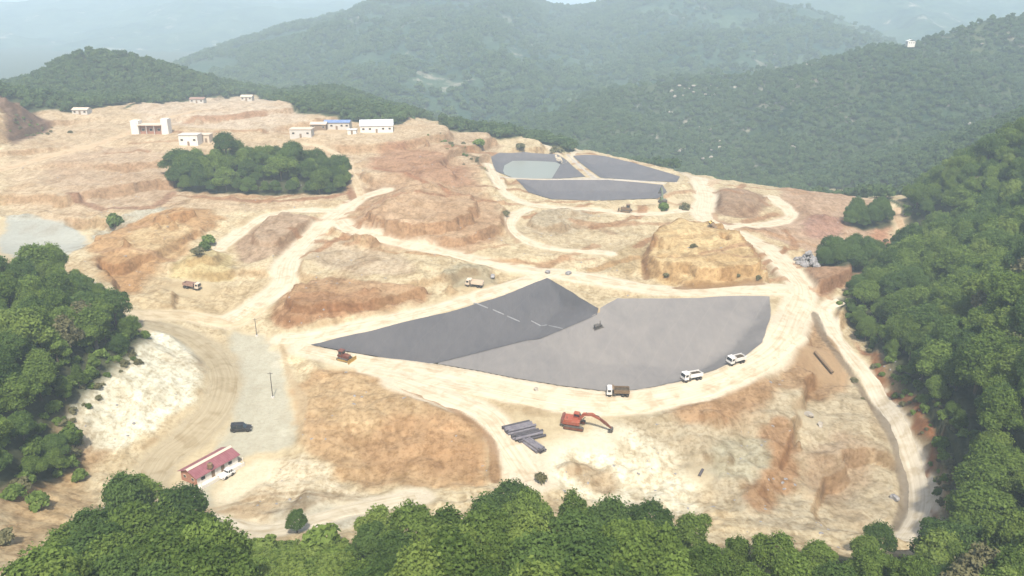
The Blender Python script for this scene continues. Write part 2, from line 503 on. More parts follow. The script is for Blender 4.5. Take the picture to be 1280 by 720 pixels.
# outline in the picture, colour of the ground there (as photographed), edge softness in metres
PAINT = [
 ([(0,120),(130,130),(320,120),(520,150),(640,180),(560,240),(460,240),(300,270),(130,270),(0,290)], (224,194,158), 12),
 ([(170,130),(330,118),(400,150),(330,165),(250,160),(170,150)], (230,204,178), 6),
 ([(60,200),(140,180),(240,195),(260,230),(200,262),(110,255),(60,240)], (216,184,152), 12),
 ([(430,300),(440,250),(480,215),(470,180),(540,175),(600,200),(612,240),(640,300),(560,318)], (212,174,136), 8),
 ([(450,210),(480,180),(540,190),(590,215),(600,240),(520,225)], (198,150,112), 7),
 ([(545,165),(600,160),(625,185),(610,215),(580,205)], (214,184,150), 5),
 ([(112,330),(120,300),(170,272),(262,262),(282,278),(250,300),(215,325),(190,360),(150,370)], (212,166,112), 5),
 ([(150,300),(200,285),(250,290),(215,320),(170,330)], (226,192,142), 5),
 ([(205,348),(225,322),(265,308),(294,322),(302,342),(262,352)], (222,198,142), 2.5),
 ([(290,320),(310,292),(345,270),(398,270),(402,285),(365,318),(320,335)], (200,168,138), 3),
 ([(190,360),(240,352),(330,350),(335,372),(280,398),(190,400),(160,380)], (224,196,152), 5),
 ([(385,310),(420,300),(500,318),(520,345),(440,348),(388,338)], (216,190,158), 5),
 ([(336,394),(360,366),(405,350),(470,355),(540,364),(545,372),(500,384),(440,398),(370,412),(342,410)], (208,166,122), 2.5),
 ([(338,398),(380,380),(470,372),(480,385),(400,406),(350,410)], (194,146,102), 3),
 ([(545,355),(560,338),(592,333),(614,344),(614,358),(580,364)], (198,182,150), 2),
 ([(640,300),(650,262),(720,258),(800,270),(800,310),(760,330),(690,325)], (226,202,164), 8),
 ([(655,288),(665,270),(700,262),(745,268),(740,284),(700,292)], (206,186,156), 3),
 ([(740,335),(790,300),(810,305),(805,345)], (205,178,134), 3),
 ([(802,345),(806,306),(835,288),(862,288),(890,294),(920,298),(950,325),(966,350),(930,358),(850,361)], (236,202,146), 1.6),
 ([(888,268),(890,240),(925,234),(962,246),(965,262),(930,278)], (184,150,120), 4),
 ([(960,250),(1010,238),(1090,256),(1110,290),(1080,320),(1010,318),(970,300),(930,286),(990,270)], (208,172,142), 5),
 ([(1000,285),(1020,270),(1060,275),(1055,292),(1015,300)], (194,148,126), 4),
 ([(1090,300),(1095,280),(1118,280),(1125,300),(1110,318)], (205,150,115), 4),
 ([(1000,345),(1030,332),(1086,332),(1085,345),(1040,365),(1010,380)], (184,142,108), 3),
 ([(1000,395),(1015,375),(1035,372),(1030,400),(1060,450),(1120,540),(1140,610),(1120,668),(1060,672),(960,665),(900,640),(880,590),(800,560),(740,530),(840,512),(920,480),(985,440)], (212,192,160), 5),
 ([(1000,400),(1020,380),(1030,410),(1050,450),(1060,500),(1010,500),(960,480),(995,430)], (200,162,120), 4),
 ([(830,520),(880,495),(960,470),(980,500),(940,530),(860,540)], (202,160,116), 5),
 ([(950,540),(975,525),(1000,555),(1010,590),(985,625),(940,650),(930,625),(965,590)], (194,152,110), 2.5),
 ([(880,590),(900,560),(945,550),(975,570),(965,600),(920,612)], (202,190,162), 3),
 ([(1010,560),(1060,545),(1085,590),(1050,625),(1005,610)], (200,172,140), 5),
 ([(690,540),(760,530),(840,570),(880,600),(900,650),(800,640),(690,610),(640,590)], (251,238,212), 6),
 ([(690,590),(720,565),(760,580),(780,605),(740,612)], (214,188,152), 3),
 ([(374,470),(420,460),(500,478),(560,508),(604,540),(616,592),(600,614),(480,614),(400,588),(376,540)], (212,172,124), 3),
 ([(380,480),(430,470),(500,490),(560,520),(480,545),(400,530)], (218,182,134), 5),
 ([(480,520),(560,520),(605,555),(605,600),(520,600),(450,570)], (206,162,114), 5),
 ([(288,412),(335,424),(352,450),(374,486),(374,525),(362,562),(300,576),(285,606),(262,640),(236,620),(262,560),(288,520),(296,470)], (210,200,178), 2.5),
 ([(295,585),(360,568),(400,592),(470,612),(440,650),(330,668),(262,652),(280,620)], (246,226,194), 2.5),
 ([(330,640),(400,628),(450,640),(430,662),(340,655)], (214,202,180), 3),
 ([(205,408),(245,445),(258,478),(238,512),(190,548),(150,575),(100,580),(70,540),(100,500),(150,450),(180,420)], (252,243,220), 2.5),
 ([(70,540),(110,560),(150,575),(120,600),(70,600)], (222,186,140), 4),
 ([(0,600),(60,590),(120,600),(110,640),(60,720),(0,720)], (224,190,142), 4),
 ([(0,272),(60,270),(112,292),(116,312),(80,322),(0,330)], (203,200,190), 2.5),
 ([(120,290),(160,272),(205,258),(210,264),(170,280),(130,300)], (216,206,186), 2),
 ([(0,118),(40,140),(70,155),(40,175),(0,190)], (150,118,96), 4),
]
def earthy(c0, f=.86):
    c = np.array(alb(*c0)); g = c @ np.array([.3, .6, .1]); return (g + (c - g) * f) * np.array([.975, 1.0, .925]) * (1.02 if sum(c0) > 655 else 1.0)
PAINTW = [(chaikin(hits(p, base_h), 1), earthy(c), s) for p, c, s in PAINT]
# wooded ground, dark leaf litter
WOODS_PX = {
 'left':  [(-260,380),(-60,352),(0,350),(70,347),(118,362),(150,396),(182,424),(165,440),(110,488),(72,530),(60,560),(98,580),(60,602),(0,612),(-60,612),(-260,560)],
 'island':[(222,236),(218,215),(260,205),(340,203),(400,210),(432,225),(425,240),(320,246),(250,242)],
 'right': [(1046,378),(1085,350),(1092,330),(1120,312),(1150,300),(1134,280),(1128,256),(1200,215),(1300,165),(1400,250),(1400,760),(1180,760),(1172,672),(1184,630),(1178,585),(1158,530),(1126,480),(1084,428)],
 'clump': [(1026,332),(1036,318),(1070,316),(1094,322),(1090,334),(1050,336)],
 'clump2':[(1060,285),(1066,272),(1100,268),(1112,280),(1100,288)],
}
WOODS = {k: hits(v, lambda x, y: H(x, y, False)) for k, v in WOODS_PX.items()}
_r = WOODS_PX['right'].index((1400,250))         # the forest goes on outside the frame
WOODS['right'] = np.r_[WOODS['right'][:_r], [(330, 400), (430, 300), (420, 120), (330, 30), (170, 30)], WOODS['right'][_r + 2:]]
BOTTOM = np.array([(-72,60),(-70,104),(-62,112),(-50,108),(-30,112),(0,117),(40,118),(75,116),(95,112),(130,108),(150,60),(0,20),(-60,40)], float)
RIM = hits([(1062,420),(1090,448),(1122,492),(1150,540),(1168,590),(1174,640),(1168,668),(1160,660),(1160,610),(1148,565),(1120,510),(1085,455)], lambda x, y: H(x, y, False))
rt = np.random.default_rng(21)
CUTS = []
for k in range(75):
    y0 = rt.uniform(262, 480); x0 = rt.uniform(-.55, .36) * y0; an = rt.normal(0, .5); cv = rt.normal(0, .05)
    pp = [(x0, y0)]
    for i in range(int(rt.integers(4, 11))):
        an += cv + rt.normal(0, .06); pp.append((pp[-1][0] + 5 * math.cos(an), pp[-1][1] + 5 * math.sin(an)))
    CUTS.append((np.array(pp), rt.uniform(.8, 3.2) * (y0 / 300), np.array(alb(*((178, 134, 94) if rt.random() < .5 else (196, 158, 118))))))
DITCHES_AND_SHADE = [(catmull(hits(p, lambda x, y: H(x, y, False)), False, 4.0), w, np.array(alb(*c))) for p, w, c in (
  ([(1018,392),(1034,428),(1068,474),(1102,524),(1124,572),(1132,622),(1118,662)], 1.6, (142, 126, 104)),
  ([(985,432),(940,462),(870,492),(790,508)], 1.6, (206, 176, 132)), ([(508,486),(560,508),(612,548),(618,600)], 1.2, (170, 130, 88)),
  ([(846,361),(900,358),(952,354)], 2.2, (150, 112, 68)), ([(808,346),(806,322),(818,298)], 1.6, (150, 110, 70)),  # no ditches here: shade of the stockpile's front foot and left flank, painted in
  ([(352,430),(362,470),(378,500),(376,540)], 1.0, (214, 190, 150)), ([(240,246),(300,252),(380,252),(436,240)], 4.5, (176, 132, 98)),
  ([(90,246),(130,262),(190,258),(215,240)], 3.5, (168, 128, 98)), ([(560,178),(590,196),(606,214)], 3.0, (140, 120, 84)), ([(232,150),(285,148),(330,142)], 5.0, (186, 146, 112)),
  ([(395,212),(430,232),(445,252)], 3.5, (170, 122, 88)), ([(470,210),(520,222),(560,240)], 3.0, (180, 128, 90)), ([(450,262),(520,240),(600,252)], 2.5, (186, 140, 104)),
  ([(886,290),(930,300),(962,304)], 1.5, (176, 140, 100)), ([(900,278),(940,286),(975,296)], 2.5, (160, 122, 92)), ([(740,335),(790,322),(806,318)], 3.0, (188, 152, 104)),
  ([(470,310),(540,322),(610,326),(680,330)], 2.0, (196, 156, 110)), ([(640,268),(634,285),(648,302)], 1.6, (190, 160, 124)), ([(720,278),(750,284),(765,292)], 3.5, (186, 158, 122)))]
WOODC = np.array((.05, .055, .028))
TRACKS = []
for k in range(120):
    y0 = rt.uniform(128, 430); x0 = rt.uniform(-.5, .55) * y0; an = rt.uniform(0, 6.28); cv = rt.normal(0, .035)
    pp = [(x0, y0)]
    for i in range(int(rt.integers(8, 26))):
        an += cv + rt.normal(0, .03); pp.append((pp[-1][0] + 3 * math.cos(an), pp[-1][1] + 3 * math.sin(an)))
    TRACKS.append((np.array(pp), rt.uniform(.6, 1.3), np.array([-.22, -.27, -.32]) if rt.random() < .6 else np.array([.16, .16, .17])))
def ground_color(x, y, z, slope):
    c = np.empty((x.size, 3)); c[:] = earthy((230, 206, 166))
    wn_ = fbm(x / 11, y / 11, 4)
    wx = x + fbm(x / 16 + 7, y / 16, 4) * 9 + fbm(x / 4, y / 4 + 8, 3) * 3; wy = y + fbm(x / 16, y / 16 + 70, 4) * 9 + fbm(x / 4 + 30, y / 4, 3) * 3
    for poly, col, soft in PAINTW:
        soft = soft * .55
        d = sdist(wx, wy, poly, soft * 2 + 8)
        k = sstep(-soft, soft, d + wn_ * soft * 2.0)[:, None]
        c = c * (1 - k) + col * k
    # earth tone drifts from pale sand to rusty clay in patches
    v = np.clip(fbm(x / 34 + 5, y / 34, 4) * 2.2, -1, 1)[:, None]
    c = c * (1 + v * np.array([.07, .08, .10]))
    v2 = sstep(.06, .2, fbm(x / 13 + 50, y / 19 + 9, 5))[:, None]
    c = c * (1 - v2 * np.array([.09, .13, .17]))
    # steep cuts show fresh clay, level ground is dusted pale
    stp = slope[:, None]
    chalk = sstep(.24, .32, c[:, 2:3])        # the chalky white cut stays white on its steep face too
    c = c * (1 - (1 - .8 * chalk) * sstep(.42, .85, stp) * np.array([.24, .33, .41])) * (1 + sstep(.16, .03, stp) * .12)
    for tp, tw, ts in TRACKS:
        sel = (x > tp[:, 0].min() - 3) & (x < tp[:, 0].max() + 3) & (y > tp[:, 1].min() - 3) & (y < tp[:, 1].max() + 3)
        if np.any(sel):
            d = seg_dist(x[sel], y[sel], tp)
            k = (1 - sstep(tw * .5, tw * .5 + .7, np.abs(d - 1.0)))[:, None] * sstep(-.25, .2, wn_[sel])[:, None]
            c[sel] = c[sel] * (1 + k * ts)
    for name, p, wd in ROADS:
        sel = (x > p[:, 0].min() - wd) & (x < p[:, 0].max() + wd) & (y > p[:, 1].min() - wd) & (y < p[:, 1].max() + wd)
        if np.any(sel):
            d = seg_dist(x[sel], y[sel], p[::2] if len(p) > 60 else p) + wn_[sel] * 4.0
            k = (1 - sstep(wd * .42, wd * .75, d))[:, None]
            c[sel] = c[sel] * (1 - k) + np.array(road_col(name)) * k
    for dp, dw, dc in DITCHES_AND_SHADE + CUTS:
        sel = (x > dp[:, 0].min() - 6) & (x < dp[:, 0].max() + 6) & (y > dp[:, 1].min() - 6) & (y < dp[:, 1].max() + 6)
        if np.any(sel):
            k = (1 - sstep(dw * .5, dw * .5 + .8, seg_dist(x[sel], y[sel], dp) + wn_[sel] * 1.5))[:, None] * .8
            c[sel] = c[sel] * (1 - k) + dc * k
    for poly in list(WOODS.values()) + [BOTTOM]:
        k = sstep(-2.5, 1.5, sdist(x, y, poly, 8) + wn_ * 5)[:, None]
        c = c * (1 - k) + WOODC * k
    k = sstep(-1.2, 1.0, sdist(wx, wy, RIM, 8) + wn_ * 3)[:, None]
    c = c * (1 - k) + np.array(alb(168, 118, 80)) * k
    # the slopes falling away behind the site and the hills are overgrown
    yl = np.interp(x, EDGE[:, 0], EDGE[:, 1])
    k = sstep(-3, 4, y - yl + wn_ * 10)[:, None]
    c = c * (1 - k) + np.array((.05, .065, .03)) * k
    k = sstep(-12, 6, -y + 60 + wn_ * 20)[:, None]
    c = c * (1 - k) + WOODC * k
    return np.clip(c, .01, .62)
def road_col(name):
    return {'loop_road': alb(206, 190, 156), 'yard_track': alb(244, 230, 200), 'pond_causeway': alb(226, 216, 198), 'pond_divider': alb(222, 212, 196),
            'pond_rim_track': alb(238, 222, 192), 'hill_track': alb(232, 204, 166), 'forest_track': alb(236, 206, 168), 'ramp_road': alb(242, 222, 184), 'copse_track': alb(236, 212, 174), 'back_track': alb(232, 206, 170), 'perimeter_road': alb(252, 238, 210)}.get(name, alb(248, 232, 202))
EDGE = np.array([hit(px, py, lambda x, y: H(x, y, False))[:2] for px, py in ((-120,140),(0,118),(30,128),(60,137),(100,141),(150,137),(205,128),(260,122),(320,121),(370,138),(410,148),(500,158),(545,158),(580,160),
        (625,174),(660,176),(700,180),(720,191),(760,193),(800,203),(862,221),(960,227),(1020,234),(1090,248),(1135,262))])
EDGE = np.r_[EDGE, [(215, 330), (300, 290), (420, 240)]]
EDGE = EDGE[np.argsort(EDGE[:, 0])]

rows = [-60.0]
while rows[-1] < 950:
    yy = rows[-1]
    rows.append(yy + (4.0 if yy < 60 else max(.55, .0040 * yy)) * (1 if yy < 560 else 1.8))
rows = np.array(rows + [1000, 1100, 1300, 1700, 2400, 3400, 5000, 6600])
u = np.linspace(-1, 1, 820)
Xg = u[None, :] * (70 + .78 * np.clip(rows, 0, None))[:, None]
Yg = np.repeat(rows[:, None], len(u), 1)
Zg = H(Xg, Yg)
low = np.zeros(Xg.size)
for poly in [BASIN] + list(PONDS.values()):
    low = np.maximum(low, sstep(.3, 1.2, sdist(Xg.ravel(), Yg.ravel(), poly, 2)))
ground_me = grid_mesh('ground', Xg, Yg, Zg - .5 * low.reshape(Xg.shape))
dzy = np.gradient(Zg, axis=0) / (np.gradient(Yg, axis=0) + 1e-9); dzx = np.gradient(Zg, axis=1) / (np.gradient(Xg, axis=1) + 1e-9)
slope_g = np.hypot(dzx, dzy)
slope_g[1:-1, 1:-1] = (slope_g[1:-1, 1:-1] * 2 + slope_g[:-2, 1:-1] + slope_g[2:, 1:-1] + slope_g[1:-1, :-2] + slope_g[1:-1, 2:]) / 6
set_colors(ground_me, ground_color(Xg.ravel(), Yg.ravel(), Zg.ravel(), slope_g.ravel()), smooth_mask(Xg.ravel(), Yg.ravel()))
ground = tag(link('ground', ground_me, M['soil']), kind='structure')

# ------------------------------------------------------------------ roads as graded ribbons
for name, p, wd in ROADS:
    p = np.asarray(p)
    tan = np.gradient(p, axis=0); tan /= np.linalg.norm(tan, axis=1)[:, None] + 1e-9
    nor = np.c_[tan[:, 1], -tan[:, 0]]
    s = np.r_[0, np.cumsum(np.linalg.norm(np.diff(p, axis=0), axis=1))]
    wj = wd * .46 * (1 + .5 * fbm(s / 14.0 + len(name), s * 0 + 3, 3) + .4 * fbm(s / 3.0, s * 0 + len(name) + 9, 2))
    wk = wd * .46 * (1 + .5 * fbm(s / 14.0 + 31, s * 0 + len(name), 3) + .4 * fbm(s / 3.0 + 60, s * 0 + len(name), 2))
    T = np.linspace(-1, 1, 9)
    off = np.where(T[None, :] < 0, T[None, :] * wj[:, None], T[None, :] * wk[:, None])
    X = p[:, :1] + nor[:, :1] * off; Y = p[:, 1:2] + nor[:, 1:2] * off
    Z = H(X, Y) + np.where(np.abs(T) > .95, -.12, .10)[None, :]
    me = grid_mesh(name, X, Y, Z)
    set_colors(me, np.repeat(np.array(road_col(name))[None], X.size, 0))
    uvl = me.uv_layers.new(name='UVMap')
    uvs = np.stack([off, np.repeat(s[:, None], 9, 1)], -1).reshape(-1, 2)
    li = np.zeros(len(me.loops), np.int32); me.loops.foreach_get('vertex_index', li)
    uvl.data.foreach_set('uv', uvs[li].astype(np.float32).ravel())
    tag(link(name, me, M['road']), kind='structure')

def drape(name, outline, spacing, lift, m, jitter=0.0, parent=None):
    """a sheet laid over the ground inside an outline"""
    out = []
    k = len(outline)
    for i in range(k):
        a_, b_ = np.asarray(outline[i][:2]), np.asarray(outline[(i + 1) % k][:2])
        nseg = max(1, int(np.linalg.norm(b_ - a_) / spacing))
        for j in range(nseg): out.append(a_ + (b_ - a_) * j / nseg)
    out = np.array(out)
    if jitter:
        out = out + np.c_[fbm(out[:, 0] / 3, out[:, 1] / 3, 2), fbm(out[:, 0] / 3 + 40, out[:, 1] / 3, 2)] * jitter
    x0, y0 = out.min(0); x1, y1 = out.max(0)
    XX, YY = np.meshgrid(np.arange(x0, x1, spacing), np.arange(y0, y1, spacing))
    XX = XX.ravel(); YY = YY.ravel()
    keep = sdist(XX, YY, out, 1) > spacing * .45
    pts = np.r_[out, np.c_[XX[keep], YY[keep]]]
    no = len(out)
    r = delaunay_2d_cdt([Vector(q) for q in pts], [], [list(range(no))], 1, 1e-4)
    v = np.array([(q.x, q.y) for q in r[0]])
    z = H(v[:, 0], v[:, 1]) + lift
    me = bpy.data.meshes.new(name)
    me.from_pydata(np.c_[v, z].tolist(), [], [list(f) for f in r[2]])
    me.polygons.foreach_set('use_smooth', np.ones(len(me.polygons), bool))
    return link(name, me, m, parent)

def liner_material(name, col, dust, amt):
    m = mat(name, col, .75, .15); t = NT(m); p = t.pos()
    d1 = t.noise(.05, 6, .62, p, .9); d2 = t.noise(.5, 4, .6, t.scaled(p, (1, .18, 1), .5))
    d3 = t.noise(.35, 5, .65, p)
    f = t.math('ADD', t.math('MULTIPLY', d1, .55), t.math('MULTIPLY', d2, .25)); f = t.math('ADD', f, t.math('MULTIPLY', d3, .2))
    c = t.mix(t.ramp(f, [(.5 - amt, 0.0), (.5 + amt, 1.0)]), col, dust)
    sep = t.new('ShaderNodeSeparateXYZ'); t.link(t.scaled(p, (1, 1, 1), .52), sep.inputs[0])
    wob = t.math('MULTIPLY', t.noise(.08, 2, .5, p), 1.6)
    fr = t.math('FRACT', t.math('MULTIPLY', t.math('ADD', sep.outputs['X'], wob), 1 / 6.8))
    seam = t.math('MULTIPLY', t.math('LESS_THAN', fr, .045), .35)
    c = t.mix(seam, c, dust)
    t.link(c, t.b.inputs['Base Color'])
    t.bump(t.noise(.6, 3, .5, t.scaled(p, (1, .2, 1), -.5)), .5, .5)
    return m
M['liner_dark'] = liner_material('dark_liner', alb(102, 101, 103), alb(124, 121, 120), .2)
M['liner_dusty'] = liner_material('dusty_liner', alb(147, 142, 138), alb(172, 165, 156), .18)
M['liner_back'] = liner_material('far_liner', alb(116, 114, 117), alb(138, 134, 133), .2)
Hs = lambda x, y: H(x, y)
TOE_PX = [(548,454),(585,445),(620,436),(660,426),(700,414),(722,405),(746,394)]
toe = hits(TOE_PX, Hs)
tin = toe + np.array([-.35, .5])      # the floor sheet tucks a little way under the slope sheet
fl = tag(drape('basin_floor_liner', np.r_[tin, BASIN[7:22]], 1.8, .10, M['liner_dusty'], .5), 'pale dusty grey liner over the floor of the large near basin', 'pond liner')
slope_out = np.r_[BASIN[0:7], toe[::-1], BASIN[22:23]]
sl = tag(drape('basin_slope_liner', slope_out, 1.4, .26, M['liner_dark'], .3), 'dark grey liner on the left sloping bank of the large near basin', 'pond liner')
for (k, lab) in (('p1', 'grey liner of the far pond that holds pale green water'), ('p2', 'grey liner of the empty tapering pond along the far right rim'), ('p3', 'grey liner of the dry far pond in front of the causeway')):
    tag(drape('pond_liner', PONDS[k], 2.0, .10, M['liner_back'], .3), lab, 'pond liner')
# water standing in the first far pond
wm = mat('pond_water', alb(172, 176, 162), .35, .25)
t = NT(wm); t.bump(t.noise(1.2, 3, .5, t.pos()), .08, .1)
WPX = [(632,201),(668,201),(702,203),(696,213),(688,226),(660,227),(626,226)]
zw = PFLOOR['p1'] + .22
wp = chaikin(np.array([at_z(px, py, zw)[:2] for px, py in WPX]), 1)
me = bpy.data.meshes.new('water'); me.from_pydata([(x, y, zw) for x, y in wp], [], [list(range(len(wp)))])
tag(link('water', me, wm), kind='structure')

# ------------------------------------------------------------------ hills and mountains beyond
def wood_floor_material(name, greens, rock, rock_at, sc=1.0):
    m = mat(name, greens[0], .95, .05); t = NT(m); p = t.pos()
    n1 = t.noise(.045 * sc, 6, .65, p); n2 = t.noise(.010 * sc, 5, .6, p, .8); n3 = t.noise(.014 * sc, 7, .66, p, .5)
    c = t.mix(t.ramp(n1, [(.42, 0.0), (.58, 1.0)]), greens[0], greens[1])
    c = t.mix(t.ramp(n2, [(.4, 0.0), (.66, 1.0)]), c, greens[2])
    c = t.mix(t.ramp(n3, [(rock_at, 0.0), (rock_at + .07, 1.0)]), c, rock)
    t.link(c, t.b.inputs['Base Color'])
    t.bump(t.noise(.12 * sc, 5, .7, p), 1.0, 4.0 / sc)
    return m
M['mountain'] = wood_floor_material('mountain_scrub', ((.012, .034, .024), (.032, .064, .036), (.060, .092, .052)), (.24, .22, .17), .60, .9)
M['ridge'] = wood_floor_material('ridge_scrub', ((.014, .034, .018), (.034, .060, .026), (.07, .085, .04)), (.22, .20, .15), .60, 1.4)

def mountain(name, crest, foot_y, foot_z, back, nx, ny, m, gully=.16, gl=180.0, power=1.0, seed=0.0):
    c = np.array([at_y(px, py, y) for px, py, y in crest])
    cs = catmull(c, False, 10.0)
    cs = cs[np.argsort(cs[:, 0])]
    xs = np.linspace(cs[0, 0], cs[-1, 0], nx)
    yc = np.interp(xs, cs[:, 0], cs[:, 1]); zc = np.interp(xs, cs[:, 0], cs[:, 2])
    v = np.r_[np.linspace(0, 1, ny), np.linspace(1, 1.6, 12)[1:]]
    X = np.repeat(xs[None], len(v), 0)
    # columns lean outwards with distance so the far side is wider than the near side
    Yv = foot_y + (yc - foot_y)[None] * np.minimum(v, 1)[:, None] + (np.maximum(v, 1) - 1)[:, None] * back
    X = X * (Yv / yc[None]) ** .35
    rise = np.where(v <= 1, np.minimum(v, 1) ** power, 1 - (v - 1) * 1.2)
    Z = foot_z + (zc - foot_z)[None] * rise[:, None]
    amp = np.clip(1 - np.abs(v * 2 - 1.0) ** 3, 0, 1) * np.where(v > 1, 0, 1)
    hgt = (zc - foot_z)[None]
    warp = fbm(X / gl + seed, Yv / gl + 7, 3) * gl * .9
    g = ridged((X + warp) / gl + seed, Yv / (gl * 2.6), 4) - .62
    Z = Z + amp[:, None] * hgt * gully * 2.2 * g + fbm(X / 30, Yv / 30, 3) * hgt * .06 * (v <= 1.01)[:, None] + fbm(X / 110 + seed, Yv / 110, 3) * hgt * .22 * amp[:, None]
    Z = np.maximum(Z, foot_z - 4)
    return tag(link(name, grid_mesh(name, X, Yv, Z), m), kind='structure'), (X, Yv, Z)
mid, MID = mountain('wooded_ridge', [(500,178,700),(600,170,730),(660,152,790),(720,130,830),(780,112,850),(860,101,860),(930,95,860),(985,88,860),(1040,74,860),(1080,62,860),(1134,54,860),(1170,46,860),(1210,32,860),(1250,24,860),(1300,18,860),(1500,0,870),(1800,-10,880)],
                    585, -46, 320, 420, 200, M['ridge'], .36, 150.0, .8, 3.0)
_mm, MM = mountain('middle_mountain', [(px, py, 800 + (y - 800) * 1.3) for px, py, y in ((60,140,1150),(180,108,1300),(235,82,1400),(280,62,1450),(330,45,1500),(380,31,1550),(430,19,1600),(490,0,1650),(560,-14,1700),(620,-12,1700),(668,-2,1700),(690,5,1700),(725,9,1700),(760,3,1700),(800,-8,1700),(850,-14,1700),(900,-8,1700),(950,2,1680),(1000,18,1650),(1050,38,1600),(1100,58,1550),(1200,90,1450))],
         900, -50, 700, 680, 420, M['mountain'], .44, 460.0, 1.0, 1.0)
_fs, FS = mountain('front_spur', [(480,190,800),(560,176,820),(620,160,850),(670,138,880),(730,118,910),(800,104,940),(880,92,970),(960,86,1000),(1060,80,1050)],
         740, -50, 200, 340, 150, M['mountain'], .34, 150.0, .9, 8.0)
mountain('far_right_mountain', [(640,30,2500),(760,8,2500),(860,-10,2500),(960,-16,2500),(1040,-12,2500),(1120,-4,2500),(1200,-12,2550),(1300,-20,2600),(1450,-26,2600),(1700,-10,2600)],
         1500, -50, 600, 300, 140, M['mountain'], .40, 420.0, 1.0, 5.0)
mountain('far_left_mountain', [(-400,20,4000),(-150,8,4000),(-40,3,4000),(30,2,4000),(80,-2,4000),(160,-14,4100),(260,-22,4100),(360,-20,4100),(480,-8,4100),(600,10,4100),(720,40,4100)],
         2300, -50, 900, 300, 140, M['mountain'], .30, 520.0, 1.0, 2.0)

# ------------------------------------------------------------------ haze
def haze_box():
    x0, x1, y0, y1, z0, z1 = -6600, 6600, -700, 7200, -75, 260
    me = bpy.data.meshes.new('haze')
    vv = [(x, y, z) for x in (x0, x1) for y in (y0, y1) for z in (z0, z1)]
    me.from_pydata(vv, [], [(0, 1, 3, 2), (4, 6, 7, 5), (0, 4, 5, 1), (2, 3, 7, 6), (0, 2, 6, 4), (1, 5, 7, 3)])
    m = bpy.data.materials.new('haze_air'); m.use_nodes = True
    nt = m.node_tree; nt.nodes.remove(nt.nodes['Principled BSDF'])
    pv = nt.nodes.new('ShaderNodeVolumePrincipled')
    pv.inputs['Color'].default_value = (.74, .90, 1.0, 1)
    pv.inputs['Density'].default_value = HAZE
    pv.inputs['Anisotropy'].default_value = 0.0
    nt.links.new(pv.outputs[0], nt.nodes['Material Output'].inputs['Volume'])
    tag(link('haze', me, m), 'pale bluish haze hanging in the valley air', 'haze', kind='stuff')
HAZE = 0.00039
haze_box()

# ------------------------------------------------------------------ vegetation
def leaf_material(name, dark, light, trans=.25):
    m = bpy.data.materials.new(name); m.use_nodes = True
    t = NT(m); b = t.b
    b.inputs['Roughness'].default_value = .7; b.inputs['Specular IOR Level'].default_value = .15
    at = t.new('ShaderNodeAttribute', attribute_name='tint')
    oi = t.new('ShaderNodeObjectInfo')
    f = t.math('ADD', t.math('MULTIPLY', at.outputs['Fac'], .55), t.math('MULTIPLY', oi.outputs['Random'], .45))
    c = t.ramp(f, [(.1, dark), (.9, light)])
    t.link(c, b.inputs['Base Color'])
    tr = t.new('ShaderNodeBsdfTranslucent'); t.link(c, tr.inputs['Color'])
    mx = t.new('ShaderNodeMixShader'); mx.inputs[0].default_value = trans
    t.link(b.outputs[0], mx.inputs[1]); t.link(tr.outputs[0], mx.inputs[2])
    t.link(mx.outputs[0], t.n['Material Output'].inputs['Surface'])
    return m
M['leaf'] = leaf_material('leaves', (.064, .108, .019), (.210, .290, .060), .46)
M['leaf_dark'] = leaf_material('dark_leaves', (.042, .080, .018), (.130, .200, .048), .46)
M['leaf_pale'] = leaf_material('yellow_green_leaves', (.105, .155, .026), (.23, .295, .068), .42)
M['leaf_far'] = leaf_material('distant_leaves', (.036, .070, .024), (.115, .170, .056), .3)
M['leaf_dry'] = leaf_material('dry_leaves', (.09, .085, .035), (.16, .15, .07), .15)
M['bark'] = mat('bark', (.11, .085, .06), .95, .1)
t = NT(M['bark']); t.link(t.ramp(t.noise(6, 4, .6), [(.3, (.06, .045, .03)), (.7, (.17, .14, .10))]), t.b.inputs['Base Color'])

